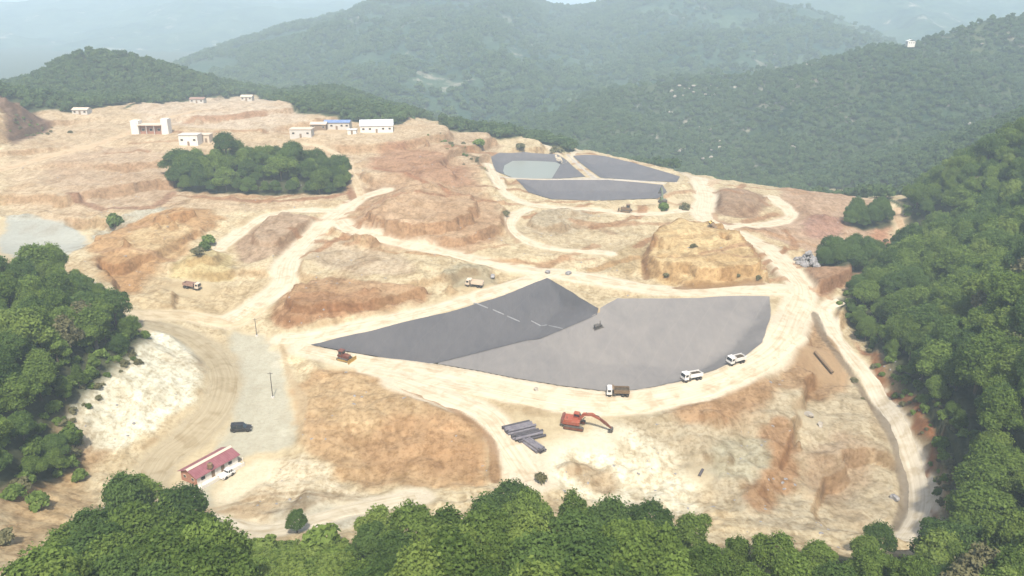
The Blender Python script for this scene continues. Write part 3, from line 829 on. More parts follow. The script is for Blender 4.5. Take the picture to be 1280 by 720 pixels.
def crown_mesh(name, R, hgt, nleaf, ls, seed, m, lobes=9, low=.25):
    """leaf clumps spread over the shells of uneven lobes; origin at the trunk base, crown top at hgt"""
    r = np.random.default_rng(seed)
    base = hgt * low
    L = [(0, 0, base + (hgt - base) * .52, R * .72, (hgt - base) * .46)]
    for i in range(lobes):
        an = i * 2.4 + r.uniform(-.4, .4); f = r.uniform(.35, .85)
        zc = base + (hgt - base) * r.uniform(.22, .74); q = R * r.uniform(.24, .5)
        L.append((math.cos(an) * R * f, math.sin(an) * R * f, zc, q, min(q * r.uniform(.75, 1.0), hgt - zc)))
    L = np.array(L)
    area = L[:, 3] * (L[:, 3] + L[:, 4]); pick = r.choice(len(L), nleaf * 3, p=area / area.sum())
    d = r.normal(size=(nleaf * 3, 3)); d /= np.linalg.norm(d, axis=1)[:, None]
    d[:, 2] = np.where(d[:, 2] < -.55, -d[:, 2], d[:, 2])
    sh = 1 - np.abs(r.normal(0, .17, nleaf * 3)); tuft = r.random(nleaf * 3) < .16; sh = np.where(tuft, r.uniform(1.0, 1.2, nleaf * 3), sh)
    sh *= 1 + .10 * (np.sin(d[:, 0] * 7 + pick) * np.cos(d[:, 1] * 6 + d[:, 2] * 5))
    sc = np.c_[L[pick, 3], L[pick, 3], L[pick, 4]]
    p = L[pick, :3] + d * sc * sh[:, None]
    ok = np.ones(len(p), bool)
    for k in range(len(L)):
        q = (p - L[k, :3]) / np.array([L[k, 3], L[k, 3], L[k, 4]])
        ok &= ((q ** 2).sum(1) > .62) | (pick == k)
    p = p[ok][:nleaf]; d = d[ok][:nleaf]; pk = pick[ok][:nleaf]
    nn = d + r.normal(0, .6, d.shape) + np.array([0, 0, .25]); nn /= np.linalg.norm(nn, axis=1)[:, None]
    tt = np.cross(nn, r.normal(size=nn.shape)); tt /= np.linalg.norm(tt, axis=1)[:, None]
    bb = np.cross(nn, tt)
    s1 = ls * r.uniform(.5, 1.6, len(p))[:, None]; s2 = s1 * r.uniform(.55, .9, len(p))[:, None]
    bend = nn * s1 * -.25
    v = np.stack([p - tt * s1 + bend, p - bb * s2 * .8, p + tt * s1 + bend, p + bb * s2], 1).reshape(-1, 3)
    f = np.arange(len(v)).reshape(-1, 4)
    tri = np.stack([f[:, [0, 1, 3]], f[:, [1, 2, 3]]], 1).reshape(-1, 3)
    me = bpy.data.meshes.new(name)
    me.vertices.add(len(v)); me.vertices.foreach_set('co', v.astype(np.float32).ravel())
    me.loops.add(tri.size); me.loops.foreach_set('vertex_index', tri.ravel().astype(np.int32))
    me.polygons.add(len(tri)); me.polygons.foreach_set('loop_start', np.arange(0, tri.size, 3, dtype=np.int32))
    me.update(calc_edges=True)
    lobe_t = r.random(len(L))
    tint = np.clip(lobe_t[pk] * .35 + r.random(len(p)) * .65, 0, 1)
    at = me.attributes.new('tint', 'FLOAT', 'POINT'); at.data.foreach_set('value', np.repeat(tint, 4).astype(np.float32))
    me.materials.append(m)
    return me
def tube(bm, p0, p1, r0, r1, n=7):
    p0, p1 = Vector(p0), Vector(p1); d = (p1 - p0).normalized()
    u_ = d.orthogonal().normalized(); w_ = d.cross(u_)
    A_ = [bm.verts.new(p0 + (u_ * math.cos(2 * math.pi * i / n) + w_ * math.sin(2 * math.pi * i / n)) * r0) for i in range(n)]
    B_ = [bm.verts.new(p1 + (u_ * math.cos(2 * math.pi * i / n) + w_ * math.sin(2 * math.pi * i / n)) * r1) for i in range(n)]
    for i in range(n): bm.faces.new((A_[i], A_[(i + 1) % n], B_[(i + 1) % n], B_[i]))
    bm.faces.new(A_[::-1]); bm.faces.new(B_)
def trunk_mesh(name, R, hgt, seed, n=7):
    r = random.Random(seed); bm = bmesh.new()
    rad = .022 * hgt + .05
    top = Vector((r.uniform(-.3, .3), r.uniform(-.3, .3), hgt * .5))
    tube(bm, (0, 0, -.6), (top.x * .5, top.y * .5, hgt * .25), rad * 1.25, rad, n)
    tube(bm, (top.x * .5, top.y * .5, hgt * .24), top, rad, rad * .6, n)
    for i in range(5):
        an = i * 1.26 + r.uniform(-.3, .3); z0 = hgt * r.uniform(.25, .45)
        tube(bm, (top.x * .5, top.y * .5, z0), (math.cos(an) * R * .55, math.sin(an) * R * .55, hgt * r.uniform(.5, .75)), rad * .5, rad * .18, 5)
    tube(bm, top, (top.x, top.y, hgt * .8), rad * .6, rad * .15, 5)
    me = bpy.data.meshes.new(name); bm.to_mesh(me); bm.free(); me.materials.append(M['bark'])
    return me
# kinds of tree: (crown mesh, trunk mesh, height, radius)
KINDS = {}
def kind(key, R, hgt, nleaf, ls, seed, m, lobes=9, low=.25):
    KINDS[key] = (crown_mesh('crown', R, hgt, nleaf, ls, seed, M[m], lobes, low), trunk_mesh('trunk', R, hgt, seed), hgt, R)
for i in range(4): kind(('tree', i), 4.3, 10.0, 9000, .20, 20 + i, 'leaf', 11, .18)
for i in range(2): kind(('dark', i), 4.5, 10.0, 9000, .20, 40 + i, 'leaf_dark', 11, .15)
for i in range(2): kind(('pale', i), 4.0, 9.0, 8000, .20, 50 + i, 'leaf_pale', 9, .15)
for i in range(2): kind(('tall', i), 3.2, 11.0, 7500, .20, 90 + i, 'leaf', 13, .10)
kind(('rusty', 0), 3.0, 6.5, 2200, .235, 95, 'leaf_dry', 8, .12)
for i in range(3): kind(('far', i), 3.6, 7.0, 620, .62, 60 + i, 'leaf_far', 7, .06)
for i in range(2): kind(('bush', i), 1.5, 1.9, 520, .26, 70 + i, 'leaf', 6, .0)
for i in range(2): kind(('scrub', i), 1.5, 1.7, 620, .22, 75 + i, 'leaf_pale', 6, .0)
for i in range(2): kind(('dry', i), 1.5, 1.7, 420, .24, 80 + i, 'leaf_dry', 6, .0)
NT_COUNT = [0]
def tree(key, x, y, h, label, group=None, cat='tree', name='broadleaf_tree', z=None, wide=1.0):
    cm, tm, hh, R = KINDS[key]
    s_ = h / hh
    o = bpy.data.objects.new(name, None); C.objects.link(o)
    o.empty_display_size = .5
    o.location = (x, y, float(H(x, y)) if z is None else z)
    o.rotation_euler = (0, 0, random.uniform(0, 6.28)); w_ = wide * random.uniform(.82, 1.22)
    o.scale = (s_ * w_ * random.uniform(.88, 1.12), s_ * w_ * random.uniform(.88, 1.12), s_)
    for nm, me in (('trunk', tm), ('crown', cm)):
        c = bpy.data.objects.new(nm, me); C.objects.link(c); c.parent = o
    tag(o, label, cat, group); NT_COUNT[0] += 1
    return o
def project(x, y, z):
    dx, dy, dz = x - CAM[0], y - CAM[1], z - CAM[2]
    dep = dy * CP - dz * SP
    return 640 + F * dx / dep, 360 - F * (dy * SP + dz * CP) / dep, dep
def poisson(poly, rad, seed, nmax=60000):
    r = np.random.default_rng(seed); poly = np.asarray(poly)
    x0, y0 = poly.min(0); x1, y1 = poly.max(0)
    ncand = int((x1 - x0) * (y1 - y0) / rad ** 2 * 6)
    px = r.uniform(x0, x1, ncand); py = r.uniform(y0, y1, ncand)
    ok = inside(px, py, poly); px, py = px[ok], py[ok]
    cell = {}; out = []
    for a_, b_ in zip(px, py):
        i, j = int(a_ // rad), int(b_ // rad); bad = False
        for ii in (i - 1, i, i + 1):
            for jj in (j - 1, j, j + 1):
                for q in cell.get((ii, jj), ()):
                    if (q[0] - a_) ** 2 + (q[1] - b_) ** 2 < rad * rad: bad = True; break
                if bad: break
            if bad: break
        if not bad:
            cell.setdefault((i, j), []).append((a_, b_)); out.append((a_, b_))
    return np.array(out)
def clear_of_roads(x, y, gap=1.5):
    ok = np.ones(np.shape(x), bool)
    for nm, p, wd in ROADS: ok &= seg_dist(x, y, p[::2]) > wd * .5 + gap
    return ok

# -- foreground wood along the foot of the picture
SIL = np.array([(30,715),(45,698),(60,666),(100,642),(135,604),(165,598),(200,608),(240,612),(258,640),(270,690),(300,712),(420,704),(440,668),(470,640),(500,630),(545,624),(590,618),(640,604),(660,613),(700,612),
                (750,618),(800,620),(840,630),(870,648),(900,664),(960,668),(1000,668),(1040,676),(1080,668),(1103,656),(1130,678),(1180,668),(1230,676),(1290,690)], float)
def top_tree(px, py, h, key, label, group):
    p = hit(px, py, Hs, h * .97)
    return tree(key, p[0], p[1], h, label, group)
G_BOT = 'trees along the foot of the picture'
top_tree(152,598,12.5,('dark',0),'tall dark green tree at the bottom left below the red-roofed house', None)
top_tree(225,612,11.5,('dark',1),'broad dark green tree at bottom left, right of the tallest one there', None)
top_tree(75,664,9,('tree',1),'small mid-green tree at the left end of the bottom-left clump', None)
top_tree(1103,657,6.5,('dark',0),'small round dark green tree beside the lower end of the perimeter road', None)
top_tree(1180,668,7,('pale',0),'yellow-green tree right of the dark round tree at the road end', None)
top_tree(640,604,10.5,('dark',1),'tallest dark treetop in the bottom-centre wood below the pipe stack', None)
top_tree(470,640,8.5,('pale',1),'light green tree at the left end of the bottom-centre wood', None)

rb = random.Random(5)
CAND = []                       # (x, y, height, kind, wood, width)
def want(x, y, h, key, wood, wide=1.0): CAND.append((x, y, h, key, wood, wide))
def mixed(p_dark, p_pale):
    r_ = rb.random()
    if rb.random() < .035: return ('rusty', 0)
    if rb.random() < .16: return ('tall', rb.randrange(2))
    return ('dark', rb.randrange(2)) if r_ < p_dark else ('pale', rb.randrange(2)) if r_ > 1 - p_pale else ('tree', rb.randrange(4))
for row, dy in enumerate((8, 36, 66, 100)):
    x = 52.0 + row * 9
    while x < 1300:
        sy = float(np.interp(x, SIL[:, 0], SIL[:, 1]))
        inleft = x < 262; gap = 262 <= x < 432
        py = sy + dy + rb.uniform(-6, 8)
        if 1105 < x < 1165: py = max(py, 700)
        if not gap and py < 770:
            h = rb.uniform(9.5, 12) if (inleft or 500 < x < 860) else rb.uniform(5.5, 8)
            p = hit(x, py, Hs, h * .97)
            want(p[0], p[1], h, mixed(.36, .12), 'corner' if inleft else 'bottom')
        x += rb.uniform(46, 62) if row < 3 else rb.uniform(58, 74)
top_tree(369,640,4.6,('dark',0),'lone small dark tree standing by the pale yard at bottom left', None)
for x, y in poisson(WOODS['left'], 4.7, 3):
    px, py, dep = project(x, y, float(H(x, y)) + 5)
    if px < -320: continue
    edge = float(sdist(np.array([x]), np.array([y]), WOODS['left'])[0])
    want(x, y, rb.uniform(6.5, 11.5) if edge > 4 else rb.uniform(4.5, 7), mixed(.42, .06), 'left')
for x, y in poisson(WOODS['island'], 4.4, 4):
    want(x, y, rb.uniform(4.5, 11.5), ('dark', rb.randrange(2)) if rb.random() < .6 else ('tree', rb.randrange(4)), 'island', 1.15)
for nm in ('clump', 'clump2'):
    for x, y in poisson(WOODS[nm], 3.4 if nm == 'clump' else 4.2, 6):
        want(x, y, rb.uniform(6, 10), ('dark', rb.randrange(2)), nm)
pts = poisson(WOODS['right'], 3.8, 8)
pts = pts[clear_of_roads(pts[:, 0], pts[:, 1], 4.2)]
zz = H(pts[:, 0], pts[:, 1]); ppx, ppy, dep = project(pts[:, 0], pts[:, 1], zz + 6)
pts = pts[(ppx > 900) & (ppx < 2300)]
es = sdist(pts[:, 0], pts[:, 1], WOODS['right'])
for (x, y), e_ in zip(pts, es):
    want(x, y, rb.uniform(4.5, 12.0) * (.7 if e_ < 3.5 else 1), mixed(.28, .14), 'right')
WOOD_SAY = {'corner': ('tree in the clump at the bottom left corner', 'trees of the bottom left clump'),
            'bottom': ('tree in the wood along the bottom edge, right of the yard', 'trees along the foot of the picture'),
            'left': ('tree of the dense wood on the left mound above the white cut', 'trees on the left mound'),
            'island': ('tree of the oval copse left of the winding site road', 'trees of the oval copse'),
            'clump': ('tree of the small grove right of the grey rock heap', 'trees of the grove by the rock heap'),
            'clump2': ('tree of the small far grove beside the forest track', 'trees of the far grove'),
            'right': ('tree of the forest right of the perimeter road', 'trees of the forest on the right')}
CROWN_SAY = {'tall': 'slender mid-green', 'rusty': 'brownish', 'dark': 'dark green', 'tree': 'mid-green', 'pale': 'yellow-green'}
ca = np.array([(c[0], c[1], c[2]) for c in CAND])
cpx, cpy, cdep = project(ca[:, 0], ca[:, 1], H(ca[:, 0], ca[:, 1]) + ca[:, 2] * .8)
size = ca[:, 2] / cdep * (((cpy < 718) & (cpx > 2) & (cpx < 1278)) + .25)
order = np.argsort(-size)
n_ind = 290 - NT_COUNT[0]
REST = {}
for k, i in enumerate(order):
    x, y, h, key, wood, wide = CAND[i]
    if k < n_ind:
        say, grp = WOOD_SAY[wood]
        tree(key, x, y, h, CROWN_SAY[key[0]] + ' ' + say, grp, wide=wide)
    else:
        REST.setdefault(wood, []).append((x, y, h * .98, key))
if REST.get('clump') or REST.get('clump2'):
    REST.setdefault('right', []).extend(REST.pop('clump', []) + REST.pop('clump2', []))
def scatter(name, items, label, cat):
    """many copies of the tree crowns as one mass: a point cloud and one instancing node group"""
    keys = sorted({it[3] for it in items}, key=str)
    me = bpy.data.meshes.new(name)
    arr = np.array([(it[0], it[1], it[4] if len(it) > 4 else 0) for it in items])
    z = arr[:, 2] if len(items[0]) > 4 else H(arr[:, 0], arr[:, 1])
    me.vertices.add(len(items)); me.vertices.foreach_set('co', np.c_[arr[:, :2], z - .15].astype(np.float32).ravel())
    r = np.random.default_rng(len(items))
    for nm, typ, val in (('pick', 'INT', np.array([keys.index(it[3]) for it in items], np.int32)),
                         ('grow', 'FLOAT', np.array([it[2] / KINDS[it[3]][2] for it in items], np.float32)),
                         ('turn', 'FLOAT', r.uniform(0, 6.28, len(items)).astype(np.float32))):
        at = me.attributes.new(nm, typ, 'POINT'); at.data.foreach_set('value', val)
    o = link(name, me)
    ng = bpy.data.node_groups.new(name, 'GeometryNodeTree')
    ng.interface.new_socket('Geometry', in_out='INPUT', socket_type='NodeSocketGeometry')
    ng.interface.new_socket('Geometry', in_out='OUTPUT', socket_type='NodeSocketGeometry')
    N = ng.nodes; Lk = ng.links
    gi = N.new('NodeGroupInput'); go = N.new('NodeGroupOutput')
    iop = N.new('GeometryNodeInstanceOnPoints'); jn = N.new('GeometryNodeJoinGeometry')
    src = []
    for k in keys:
        ob = next(c for c in bpy.data.objects if c.type == 'MESH' and c.data == KINDS[k][0])
        oi = N.new('GeometryNodeObjectInfo'); oi.inputs['Object'].default_value = ob; oi.inputs['As Instance'].default_value = True
        oi.transform_space = 'ORIGINAL'; src.append(oi)
    for oi in reversed(src): Lk.new(oi.outputs['Geometry'], jn.inputs[0])
    def named(nm, typ):
        nd = N.new('GeometryNodeInputNamedAttribute'); nd.data_type = typ; nd.inputs['Name'].default_value = nm; return nd.outputs['Attribute']
    Lk.new(gi.outputs[0], iop.inputs['Points']); Lk.new(jn.outputs[0], iop.inputs['Instance'])
    iop.inputs['Pick Instance'].default_value = True
    Lk.new(named('pick', 'INT'), iop.inputs['Instance Index'])
    cmb = N.new('ShaderNodeCombineXYZ'); Lk.new(named('turn', 'FLOAT'), cmb.inputs['Z'])
    e2r = N.new('FunctionNodeEulerToRotation'); Lk.new(cmb.outputs[0], e2r.inputs[0])
    Lk.new(e2r.outputs[0], iop.inputs['Rotation'])
    sc = N.new('ShaderNodeCombineXYZ')
    for k in range(3): Lk.new(named('grow', 'FLOAT'), sc.inputs[k])
    Lk.new(sc.outputs[0], iop.inputs['Scale'])
    Lk.new(iop.outputs[0], go.inputs[0])
    md = o.modifiers.new('scatter', 'NODES'); md.node_group = ng
    return tag(o, label, cat, kind='stuff')
FOREST_SAY = {'right': ('forest', 'dense green forest climbing the right-hand hillside', 'forest'), 'island': ('copse', 'dark green oval copse on the brown rise, left of the site road', 'copse'),
              'left': ('wood', 'inner trees of the dense wood on the left mound', 'wood'), 'bottom': ('undergrowth', 'lower trees filling the wood along the bottom edge', 'wood'), 'corner': ('thicket', 'lower trees filling the bottom left clump', 'wood')}
for wood, items in REST.items():
    scatter(FOREST_SAY[wood][0], items, FOREST_SAY[wood][1], FOREST_SAY[wood][2])
# three hillside trees stand by themselves on the near green hill
for k, (px, py) in enumerate(((62,126),(150,118),(240,112))):
    p = hit(px, py, Hs)
    tree(('far', k), p[0], p[1], 7.5, ('leftmost', 'middle', 'rightmost')[k] + ' of three dark trees at the foot of the rounded green hill', 'trees at the foot of the green hill')

# -- woods on the slopes behind the site, on the round hill and on the wooded ridge
r2 = np.random.default_rng(99)
far = []
pts = poisson(np.array([(-620,300),(-620,860),(480,860),(480,300)]), 4.6, 12)
yl = np.interp(pts[:, 0], EDGE[:, 0], EDGE[:, 1])
fb = fbm(pts[:, 0] / 40, pts[:, 1] / 40, 3)
ok = (pts[:, 1] > yl + 3 + fb * 8) & (fb > -.3)
ok &= ~inside(pts[:, 0], pts[:, 1], WOODS['right'])
pts = pts[ok]; z = H(pts[:, 0], pts[:, 1]); a_, b_, d_ = project(pts[:, 0], pts[:, 1], z + 4)
ok = (a_ > -30) & (a_ < 1310); pts, z = pts[ok], z[ok]
for (x, y), zz_ in zip(pts, z):
    far.append((x, y, r2.uniform(4.0, 7.5), ('far', int(r2.integers(3))), zz_))
scatter('far_wood', far, 'far dark wood covering the slopes behind the site', 'wood')
mx, my, mz = MID
far = []
nr, nc = mx.shape
for _ in range(19000):
    i = r2.uniform(0, nr - 11.5); j = r2.uniform(0, nc - 1.01); i0, j0 = int(i), int(j); fi, fj = i - i0, j - j0
    f_ = lambda A_: (A_[i0, j0] * (1 - fj) + A_[i0, j0 + 1] * fj) * (1 - fi) + (A_[i0 + 1, j0] * (1 - fj) + A_[i0 + 1, j0 + 1] * fj) * fi
    x, y, zz_ = f_(mx), f_(my), f_(mz)
    q = fbm(np.array([x / 45]), np.array([y / 45]), 4)[0]
    if q < r2.uniform(-.45, .02) or abs(x) > y * .72: continue
    far.append((x, y, r2.uniform(2.2, 5.6), ('far', int(r2.integers(3))), zz_))
def slope_wood(name, grid, count, hmin, hmax, patch, label):
    gx_, gy_, gz_ = grid; out = []; nr_, nc_ = gx_.shape
    I = r2.uniform(0, nr_ - 14, count); J = r2.uniform(0, nc_ - 1.01, count)
    i0, j0 = I.astype(int), J.astype(int); fi, fj = I - i0, J - j0
    f_ = lambda A_: (A_[i0, j0] * (1 - fj) + A_[i0, j0 + 1] * fj) * (1 - fi) + (A_[i0 + 1, j0] * (1 - fj) + A_[i0 + 1, j0 + 1] * fj) * fi
    x, y, z = f_(gx_), f_(gy_), f_(gz_)
    q = fbm(x / patch, y / patch, 4); ok = (q > r2.uniform(-.2, .2, count)) & (np.abs(x) < y * .72)
    for k in np.nonzero(ok)[0]: out.append((x[k], y[k], r2.uniform(hmin, hmax), ('far', int(r2.integers(3))), z[k]))
    scatter(name, out, label, 'wood')
slope_wood('mountain_wood', MM, 30000, 5.0, 12.0, 90.0, 'hazy bluish woods patching the big mountain behind the valley')
slope_wood('spur_wood', FS, 9000, 3.5, 8.0, 60.0, 'hazy woods on the low spur in front of the big mountain')
scatter('ridge_wood', far, 'hazy green trees scattered over the rocky ridge on the right', 'wood')
#@@PART3
# ------------------------------------------------------------------ machines, buildings and small things
def paint(name, col, rough=.5, spec=.4, dirt=(.30, .24, .16), amt=.35):
    m = mat(name, col, rough, spec); t = NT(m)
    tc = t.new('ShaderNodeTexCoord').outputs['Object']
    f = t.ramp(t.noise(2.2, 5, .65, tc), [(.42, 0.0), (.75, amt)])
    t.link(t.mix(f, col, dirt), t.b.inputs['Base Color'])
    return m
M['white'] = paint('white_paint', (.72, .70, .66))
M['orange'] = paint('orange_paint', (.27, .055, .026), amt=.4)
M['rust'] = paint('dark_red_paint', (.13, .030, .016))
M['ochre'] = paint('ochre_paint', (.34, .20, .035))
M['yellow'] = paint('yellow_paint', (.50, .33, .06))
M['brown'] = paint('brown_paint', (.16, .10, .05))
M['green'] = paint('green_paint', (.10, .14, .07))
M['pink'] = paint('faded_red_paint', (.27, .16, .125), amt=.6)
M['steel'] = paint('dark_steel', (.06, .055, .05), .6, .4)
M['rubber'] = mat('rubber', (.025, .023, .022), .9, .2)
M['glass'] = mat('window_glass', (.02, .025, .03), .12, .6)
M['lamp'] = mat('lamp_glass', (.6, .6, .55), .2, .6)
M['black'] = paint('black_paint', (.018, .017, .018), .3, .5, amt=.15)
M['earth_load'] = paint('load_of_earth', (.05, .038, .026), .95, .1)
M['concrete'] = paint('concrete', (.50, .47, .42), .9, .1, (.34, .28, .2), .5)
M['whitewash'] = paint('whitewash', (.66, .62, .55), .9, .1, (.40, .32, .24), .5)
M['cream'] = paint('cream_metal', (.55, .45, .34), .6, .3, amt=.25)
M['brick'] = paint('red_brick', (.30, .14, .09), .95, .1, (.45, .33, .24), .5)
M['wood'] = paint('weathered_wood', (.20, .14, .09), .95, .1)
def roof_material(name, col, col2):
    m = mat(name, col, .6, .3); t = NT(m); tc = t.new('ShaderNodeTexCoord').outputs['Object']
    t.link(t.mix(t.ramp(t.noise(.9, 5, .6, tc), [(.35, 0.0), (.7, 1.0)]), col, col2), t.b.inputs['Base Color']); return m
M['redroof'] = roof_material('red_sheet_roof', (.20, .070, .076), (.25, .105, .11))
M['blueroof'] = roof_material('blue_sheet_roof', (.10, .16, .32), (.22, .28, .40))
M['whiteroof'] = roof_material('white_sheet_roof', (.56, .57, .56), (.46, .47, .47))
M['pipe'] = roof_material('grey_pipe', (.115, .105, .12), (.20, .185, .19))
M['pipe_dark'] = roof_material('dark_pipe', (.05, .045, .05), (.09, .08, .08))
M['rock'] = roof_material('grey_rock', (.16, .155, .155), (.30, .28, .26))
M['pale_rock'] = roof_material('pale_rock', (.24, .21, .165), (.36, .32, .26))
M['fabric'] = roof_material('white_geotextile', (.19, .188, .185), (.15, .15, .15))

class B:
    def __init__(s): s.bm = bmesh.new()
    def box(s, c, d, bev=0.0, rot=None, taper=None):
        r = bmesh.ops.create_cube(s.bm, size=1.0); vv = r['verts']
        for v in vv:
            k = 1.0
            if taper and v.co.z > 0: v.co.x *= taper[0]; v.co.y *= taper[1]
            v.co = Vector((v.co.x * d[0], v.co.y * d[1], v.co.z * d[2]))
            if rot: v.co = Matrix.Rotation(rot[1], 3, rot[0]) @ v.co
            v.co += Vector(c)
        if bev:
            ee = list({e for v in vv for e in v.link_edges})
            bmesh.ops.bevel(s.bm, geom=ee, offset=bev, segments=2, affect='EDGES', profile=.6)
        return s
    def cyl(s, p0, p1, r0, r1=None, n=16): tube(s.bm, p0, p1, r0, r0 if r1 is None else r1, n); return s
    def prism(s, prof, y0, y1, bev=0.0):
        a_ = [s.bm.verts.new((x, y0, z)) for x, z in prof]; b_ = [s.bm.verts.new((x, y1, z)) for x, z in prof]; k = len(prof)
        f1 = s.bm.faces.new(a_); f2 = s.bm.faces.new(b_[::-1])
        fs = [s.bm.faces.new((a_[(i + 1) % k], a_[i], b_[i], b_[(i + 1) % k])) for i in range(k)]
        if bev:
            bmesh.ops.bevel(s.bm, geom=list({e for f in [f1, f2] for e in f.edges}), offset=bev, segments=2, affect='EDGES', profile=.6)
        return s
    def put(s, name, m, parent=None, smooth=False):
        bmesh.ops.recalc_face_normals(s.bm, faces=s.bm.faces[:])
        me = bpy.data.meshes.new(name); s.bm.to_mesh(me); s.bm.free()
        return link(name, me, M[m], parent)
def root(name, label, cat, px=None, py=None, heading=0.0, group=None, pos=None, sc=1.0, lift=0.0):
    o = bpy.data.objects.new(name, None); C.objects.link(o); o.empty_display_size = 1
    if pos is None:
        q = hit(px, py, Hs); pos = (q[0], q[1], q[2] + lift)
    o.location = pos; o.rotation_euler = (0, 0, math.radians(heading)); o.scale = (sc, sc, sc)
    # sit with the slope under it
    x, y = pos[0], pos[1]; e_ = 1.6
    gx_ = (float(H(x + e_, y)) - float(H(x - e_, y))) / (2 * e_); gy_ = (float(H(x, y + e_)) - float(H(x, y - e_))) / (2 * e_)
    n_ = Vector((-gx_, -gy_, 1)).normalized()
    q_ = Vector((0, 0, 1)).rotation_difference(n_) @ o.rotation_euler.to_quaternion()
    o.rotation_mode = 'QUATERNION'; o.rotation_quaternion = q_
    return tag(o, label, cat, group)
def wheel(par, x, y, r, w, s=1):
    t_ = B().cyl((x, y - w / 2, r), (x, y + w / 2, r), r, n=18).put('wheel', 'rubber', par)
    sd = 1 if y > 0 else -1
    B().cyl((x, y + sd * (w / 2 - .03), r), (x, y + sd * (w / 2 + .02), r), r * .55, r * .45, n=12).put('rim', 'steel', t_)

def dump_truck(px, py, heading, label, cab='white', bed='white', load='earth_load', sc=1.0, name='dump_truck'):
    o = root(name, label, 'truck', px, py, heading, 'dump trucks on the site', sc=sc, lift=.1)
    B().box((-.2, 0, .85), (6.3, .85, .28)).box((-2.2, 0, .62), (2.4, 1.5, .2)).box((1.1, .95, .75), (1.0, .35, .45), .04).box((1.1, -.95, .75), (1.0, .35, .45), .04).put('chassis', 'steel', o)
    c = B().prism([(1.75, .75), (3.3, .75), (3.35, 1.55), (3.12, 2.65), (2.95, 2.78), (1.75, 2.78)], -1.18, 1.18, .06).put('cab', cab, o)
    B().prism([(3.36, 1.68), (3.40, 1.68), (3.185, 2.58), (3.145, 2.58)], -1.02, 1.02).put('windshield', 'glass', c)
    for sd in (-1, 1):
        B().box((2.55, sd * 1.19, 2.1), (.95, .03, .75)).put('side_window', 'glass', c)
        B().box((3.5, sd * 1.28, 2.05), (.08, .16, .45), .02).put('mirror', 'steel', c)
        B().box((3.37, sd * .85, 1.05), (.06, .34, .22), .02).put('headlight', 'lamp', o)
    B().box((3.4, 0, .68), (.22, 2.4, .32), .05).put('bumper', 'steel', o)
    b = B().box((-1.1, 0, 1.28), (4.6, 2.3, .16)).box((-1.1, 1.15, 1.85), (4.6, .09, 1.15)).box((-1.1, -1.15, 1.85), (4.6, .09, 1.15)) \
           .box((1.2, 0, 2.0), (.1, 2.3, 1.5)).box((-3.42, 0, 1.75), (.09, 2.3, .95)).prism([(1.2, 2.72), (1.75, 2.9), (1.75, 2.98), (1.2, 2.82)], -1.1, 1.1).put('dump_body', bed, o)
    for x in (-3.0, -2.0, -1.0, 0, .9):
        for sd in (-1, 1): B().box((x, sd * 1.225, 1.85), (.10, .06, 1.1)).put('rib', bed, b)
    if load:
        q = B(); r = bmesh.ops.create_grid(q.bm, x_segments=10, y_segments=6, size=.5)
        for v in r['verts']:
            x, y = v.co.x, v.co.y
            v.co = Vector((-1.1 + x * 4.45, y * 2.2, 1.95 + .42 * max(0, 1 - (2.0 * abs(x)) ** 2) * max(0, 1 - (2 * abs(y)) ** 2) + .08 * math.sin(x * 17 + y * 11)))
        q.put('load', load, o)
    for sd in (-1, 1):
        wheel(o, 2.45, sd * 1.0, .52, .32); wheel(o, -1.55, sd * .92, .52, .55); wheel(o, -2.75, sd * .92, .52, .55)
    return o
dump_truck(772, 494, 176, 'white-cabbed brown dump truck, lowest and leftmost of the three on the rim road', bed='brown', sc=.82)
dump_truck(864, 475, 204, 'white dump truck, middle of the three on the rim road', sc=.82)
dump_truck(919, 454, 212, 'white dump truck, uppermost and rightmost of the three on the rim road', sc=.82)
dump_truck(240, 361, -12, 'dusty truck with faded red body at the foot of the left sand pile', 'cream', 'pink', None, .82)
dump_truck(593, 358, 168, 'pale beige truck beside the grey rubble heap above the near basin', 'cream', 'cream', None, .85)
dump_truck(889, 284, 150, 'small brown-bodied truck on the haul road above the big sand pile', 'yellow', 'brown', 'earth_load', .62)

def stadium(x0, x1, r, n=8):
    p = [(x1 + r * math.sin(math.pi * i / n), r - r * math.cos(math.pi * i / n)) for i in range(n + 1)]
    return p + [(x0 - r * math.sin(math.pi * i / n), r + r * math.cos(math.pi * i / n)) for i in range(n + 1)]
def bar(b, pts, w0, w1, y0, y1):
    """a bent, tapering beam in the machine's long plane"""
    k = len(pts); up = []; dn = []
    for i, (x, z) in enumerate(pts):
        a_ = pts[max(0, i - 1)]; c_ = pts[min(k - 1, i + 1)]; dx, dz = c_[0] - a_[0], c_[1] - a_[1]; l_ = math.hypot(dx, dz)
        w_ = w0 + (w1 - w0) * i / (k - 1) if k == 2 else (w0, *[w0 * 1.25] * (k - 2), w1)[i]
        up.append((x - dz / l_ * w_ / 2, z + dx / l_ * w_ / 2)); dn.append((x + dz / l_ * w_ / 2, z - dx / l_ * w_ / 2))
    b.prism(up + dn[::-1], y0, y1); return b
